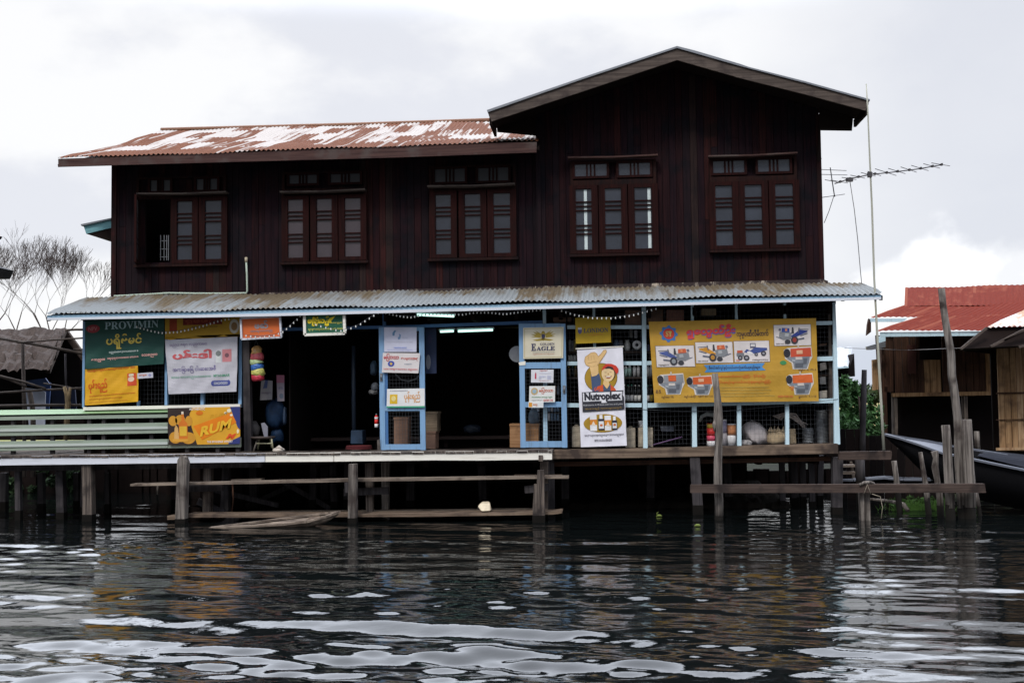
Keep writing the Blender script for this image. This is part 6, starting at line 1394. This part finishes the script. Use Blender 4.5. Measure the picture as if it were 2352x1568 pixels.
s = Sheet('poster', 'narrow dim pink topped poster right of the grey calendar poster', 'poster', [(635,861),(653,861),(653,921),(637,921)], YL+.32, (.17,.15,.18), cloth=False); s.rect(0,0,1,.3,(.22,.08,.12)); s.small(.2,.45,.8,.55,(.1,.1,.16)); s.disc(.6,.8,.3,.1,(.08,.1,.14)); s.done()
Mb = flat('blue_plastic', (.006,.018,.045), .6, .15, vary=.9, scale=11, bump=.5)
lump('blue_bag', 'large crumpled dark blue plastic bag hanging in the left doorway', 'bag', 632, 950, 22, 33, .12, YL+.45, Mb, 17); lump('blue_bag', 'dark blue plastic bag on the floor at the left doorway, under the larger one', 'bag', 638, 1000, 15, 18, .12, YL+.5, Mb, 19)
ch = thing('round_stool_chair', 'low chair with round dark seat and pale metal legs at the left doorway', 'chair', at(604,1037,YL-.02))
m_ = MB(); c = at(604,1004,YL+.05); m_.tube([c+Vector((0,0,-.025)), c+Vector((0,0,-.01)), c+Vector((0,0,.015))], [.16,.20,.20], flat('seat_brown', (.06,.045,.04), .6), 16); m_.build('seat', ch)
m_ = MB(); m_.tube([at(582,968,YL+.22), at(584,985,YL+.2), at(590,1000,YL+.15)], [.05,.10,.03], flat('seat_back', (.05,.045,.045), .7), 10); m_.build('backrest', ch)
Mg = paint('cream_metal', (.42,.40,.26), (.15,.12,.08), .5, 'z')
for a in ((592,1006,582,1037,YL-.05),(623,1005,627,1030,YL-.03),(596,1006,592,1032,YL+.2),(620,1005,624,1028,YL+.2)): m_ = MB(); m_.tube([at(a[0],a[1],a[4]), at(a[2],a[3],a[4])], .014, Mg if a[0]!=592 else M_LOG, 7); m_.build('leg', ch)
m_ = MB(); m_.tube([at(589,1018,YL-.05), at(625,1018,YL-.04)], .011, Mg, 6); m_.build('stretcher', ch)
lbox([(599,972),(607,970),(615,980),(615,1003),(606,1003)], YL-.0,.02,flat('paper_grey',(.20,.20,.24),.7),'paper_sheet','grey sheet of paper propped on the round seated chair','paper')
lump('white_shoe_bag', 'crumpled white cloth lying on the boardwalk edge beside the chair', 'cloth', 640, 1033, 13, 5.5, .1, YL-.25, flat('cloth_offwhite', (.52,.46,.40), .8, vary=.5, scale=9), 23, extra=lambda m_: m_.tube([at(634,1030,YL-.3), at(641,1026,YL-.3), at(648,1031,YL-.3)], [.02,.03,.02], flat('cloth_offwhite', (.52,.46,.40), .8), 7))
rc = MB(); c = at(818,1033,YL-.02)
for i in range(3):
    R0 = .20-.004*i; rc.tube([c+Vector((math.cos(a)*R0*1.05, .22+math.sin(a)*R0*.8, .012+.020*i)) for a in [k*math.pi/10 for k in range(21)]], .013, flat('rope_red', (.085,.014,.016), .9), 6)
tag(rc.build('rope_coil'), 'coil of dark red rope lying on the floor of the doorway', 'rope')
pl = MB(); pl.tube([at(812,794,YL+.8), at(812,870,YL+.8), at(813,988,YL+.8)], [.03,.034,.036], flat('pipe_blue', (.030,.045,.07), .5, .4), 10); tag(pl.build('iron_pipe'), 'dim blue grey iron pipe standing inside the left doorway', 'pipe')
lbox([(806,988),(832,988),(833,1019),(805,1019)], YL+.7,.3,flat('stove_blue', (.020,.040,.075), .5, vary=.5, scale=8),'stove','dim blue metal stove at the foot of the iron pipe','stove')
can(864.5,950,981,4.2,YL-.02,[(.25,WHP),(.6,RDP),(.75,WHP),(.9,RDP),(1,M_METAL)],'red_bottle','small red and white bottle hanging by the left edge of the left door','bottle',None,[(1,0),(1,.8),(.4,.9),(.4,1)])
m_ = MB(); c = at(1188,813,YL+.12); m_.tube([c+Vector((0,-.02,0)), c+Vector((0,.04,0)), c+Vector((0,.10,0))], [.13,.12,.06], M_METAL, 18); tag(m_.build('metal_basin'), 'silver basin hanging beside the right door at eye level', 'basin')
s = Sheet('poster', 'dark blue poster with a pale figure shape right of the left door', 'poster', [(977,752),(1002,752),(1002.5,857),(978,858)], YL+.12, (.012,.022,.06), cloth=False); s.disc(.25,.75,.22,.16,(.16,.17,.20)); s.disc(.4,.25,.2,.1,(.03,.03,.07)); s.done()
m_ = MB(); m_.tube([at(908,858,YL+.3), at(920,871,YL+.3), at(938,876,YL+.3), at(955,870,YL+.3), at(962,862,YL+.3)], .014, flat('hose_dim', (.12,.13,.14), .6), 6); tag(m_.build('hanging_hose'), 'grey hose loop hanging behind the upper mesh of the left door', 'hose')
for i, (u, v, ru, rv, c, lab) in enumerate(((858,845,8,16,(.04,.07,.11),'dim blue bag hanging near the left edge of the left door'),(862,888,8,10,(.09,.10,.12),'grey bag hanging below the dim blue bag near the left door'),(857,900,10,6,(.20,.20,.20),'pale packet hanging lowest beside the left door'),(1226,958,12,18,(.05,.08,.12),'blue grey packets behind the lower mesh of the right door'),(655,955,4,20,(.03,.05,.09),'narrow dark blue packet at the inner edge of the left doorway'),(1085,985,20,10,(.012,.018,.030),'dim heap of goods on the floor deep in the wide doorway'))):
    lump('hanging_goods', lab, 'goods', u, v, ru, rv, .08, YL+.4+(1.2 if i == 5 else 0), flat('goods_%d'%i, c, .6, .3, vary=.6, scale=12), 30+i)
# low dark counter inside the doorways
cn = thing('counter', 'low dark timber counter deep inside the doorways', 'counter', (at(1000,1010,20).x, 20, zf))
m_ = MB(); m_.slab([(690,1006),(1190,1000),(1190,1007),(690,1013)], 19.6, .4, flat('counter_top', (.035,.020,.016), .7)); m_.build('top', cn)
for u in (700,860,1020,1180): m_ = MB(); m_.slab([(u,1008),(u+8,1008),(u+8,1030),(u,1030)], 19.7, .08, M_DARK); m_.build('leg', cn)

# added black boards standing in for the shade right of the shop
df = thing('shade_boards', 'added black boards standing in for shade between the shop and the longboat', 'fence', at(2000,1140,21))
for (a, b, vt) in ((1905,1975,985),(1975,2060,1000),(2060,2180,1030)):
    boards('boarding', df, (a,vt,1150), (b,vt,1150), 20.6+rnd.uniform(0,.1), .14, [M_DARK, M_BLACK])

# more stock: packets behind the right door and on the shelves
def stock(us, vb, hts, w, Y, cols, name, label, cat, group):
    for u in us:
        h = rnd.uniform(*hts); c = rnd.choice(cols)
        lbox([(u,vb-h),(u+w*rnd.uniform(.8,1),vb-h),(u+w*.98,vb),(u,vb)], Y,.12,flat('stock_%02x%02x%02x'%tuple(int(x*255) for x in c), c, .6, vary=.6, scale=24),name,label,cat,group)
BLP = [(.10,.17,.26),(.20,.24,.30),(.34,.34,.36),(.26,.14,.08)]
for vb in (905,945,968): stock([1220+i*6.5 for i in range(3)]+[1258+i*7 for i in range(4)], vb-(2 if vb > 950 else 0), (14,20), 6, YL+.55, BLP, 'small_packet', 'small blue or grey packet stacked behind the mesh of the right door', 'packet', 'small packets behind the right door')
MIX = [(.40,.06,.05),(.44,.36,.12),(.36,.36,.38),(.12,.20,.14),(.14,.16,.30)]
stock([1306+i*6 for i in range(3)], 806, (14,30), 5.5, YS+.1, MIX, 'small_box', 'small printed box on the upper shelf right of the right door', 'box', 'small boxes on the upper shelf')
stock([1487,1493.5], 806, (12,22), 5.5, YS+.1, MIX, 'printed_box', 'small printed box on the upper shelf beside the thick pale blue post', 'box', 'small boxes beside the thick blue post')
for u, v0, v1, lab in ((1446,756,775,'short dark packet hanging above the white enamel jug'),(1457,758,776,'pale packet hanging above the roll of tape')):
    lbox([(u,v0),(u+7,v0),(u+7,v1),(u,v1)], YS-.05,.04,flat('hang_%d'%u,(.14,.13,.12) if u<1450 else (.30,.30,.32),.6,vary=.5,scale=20),'hanging_packet',lab,'packet')
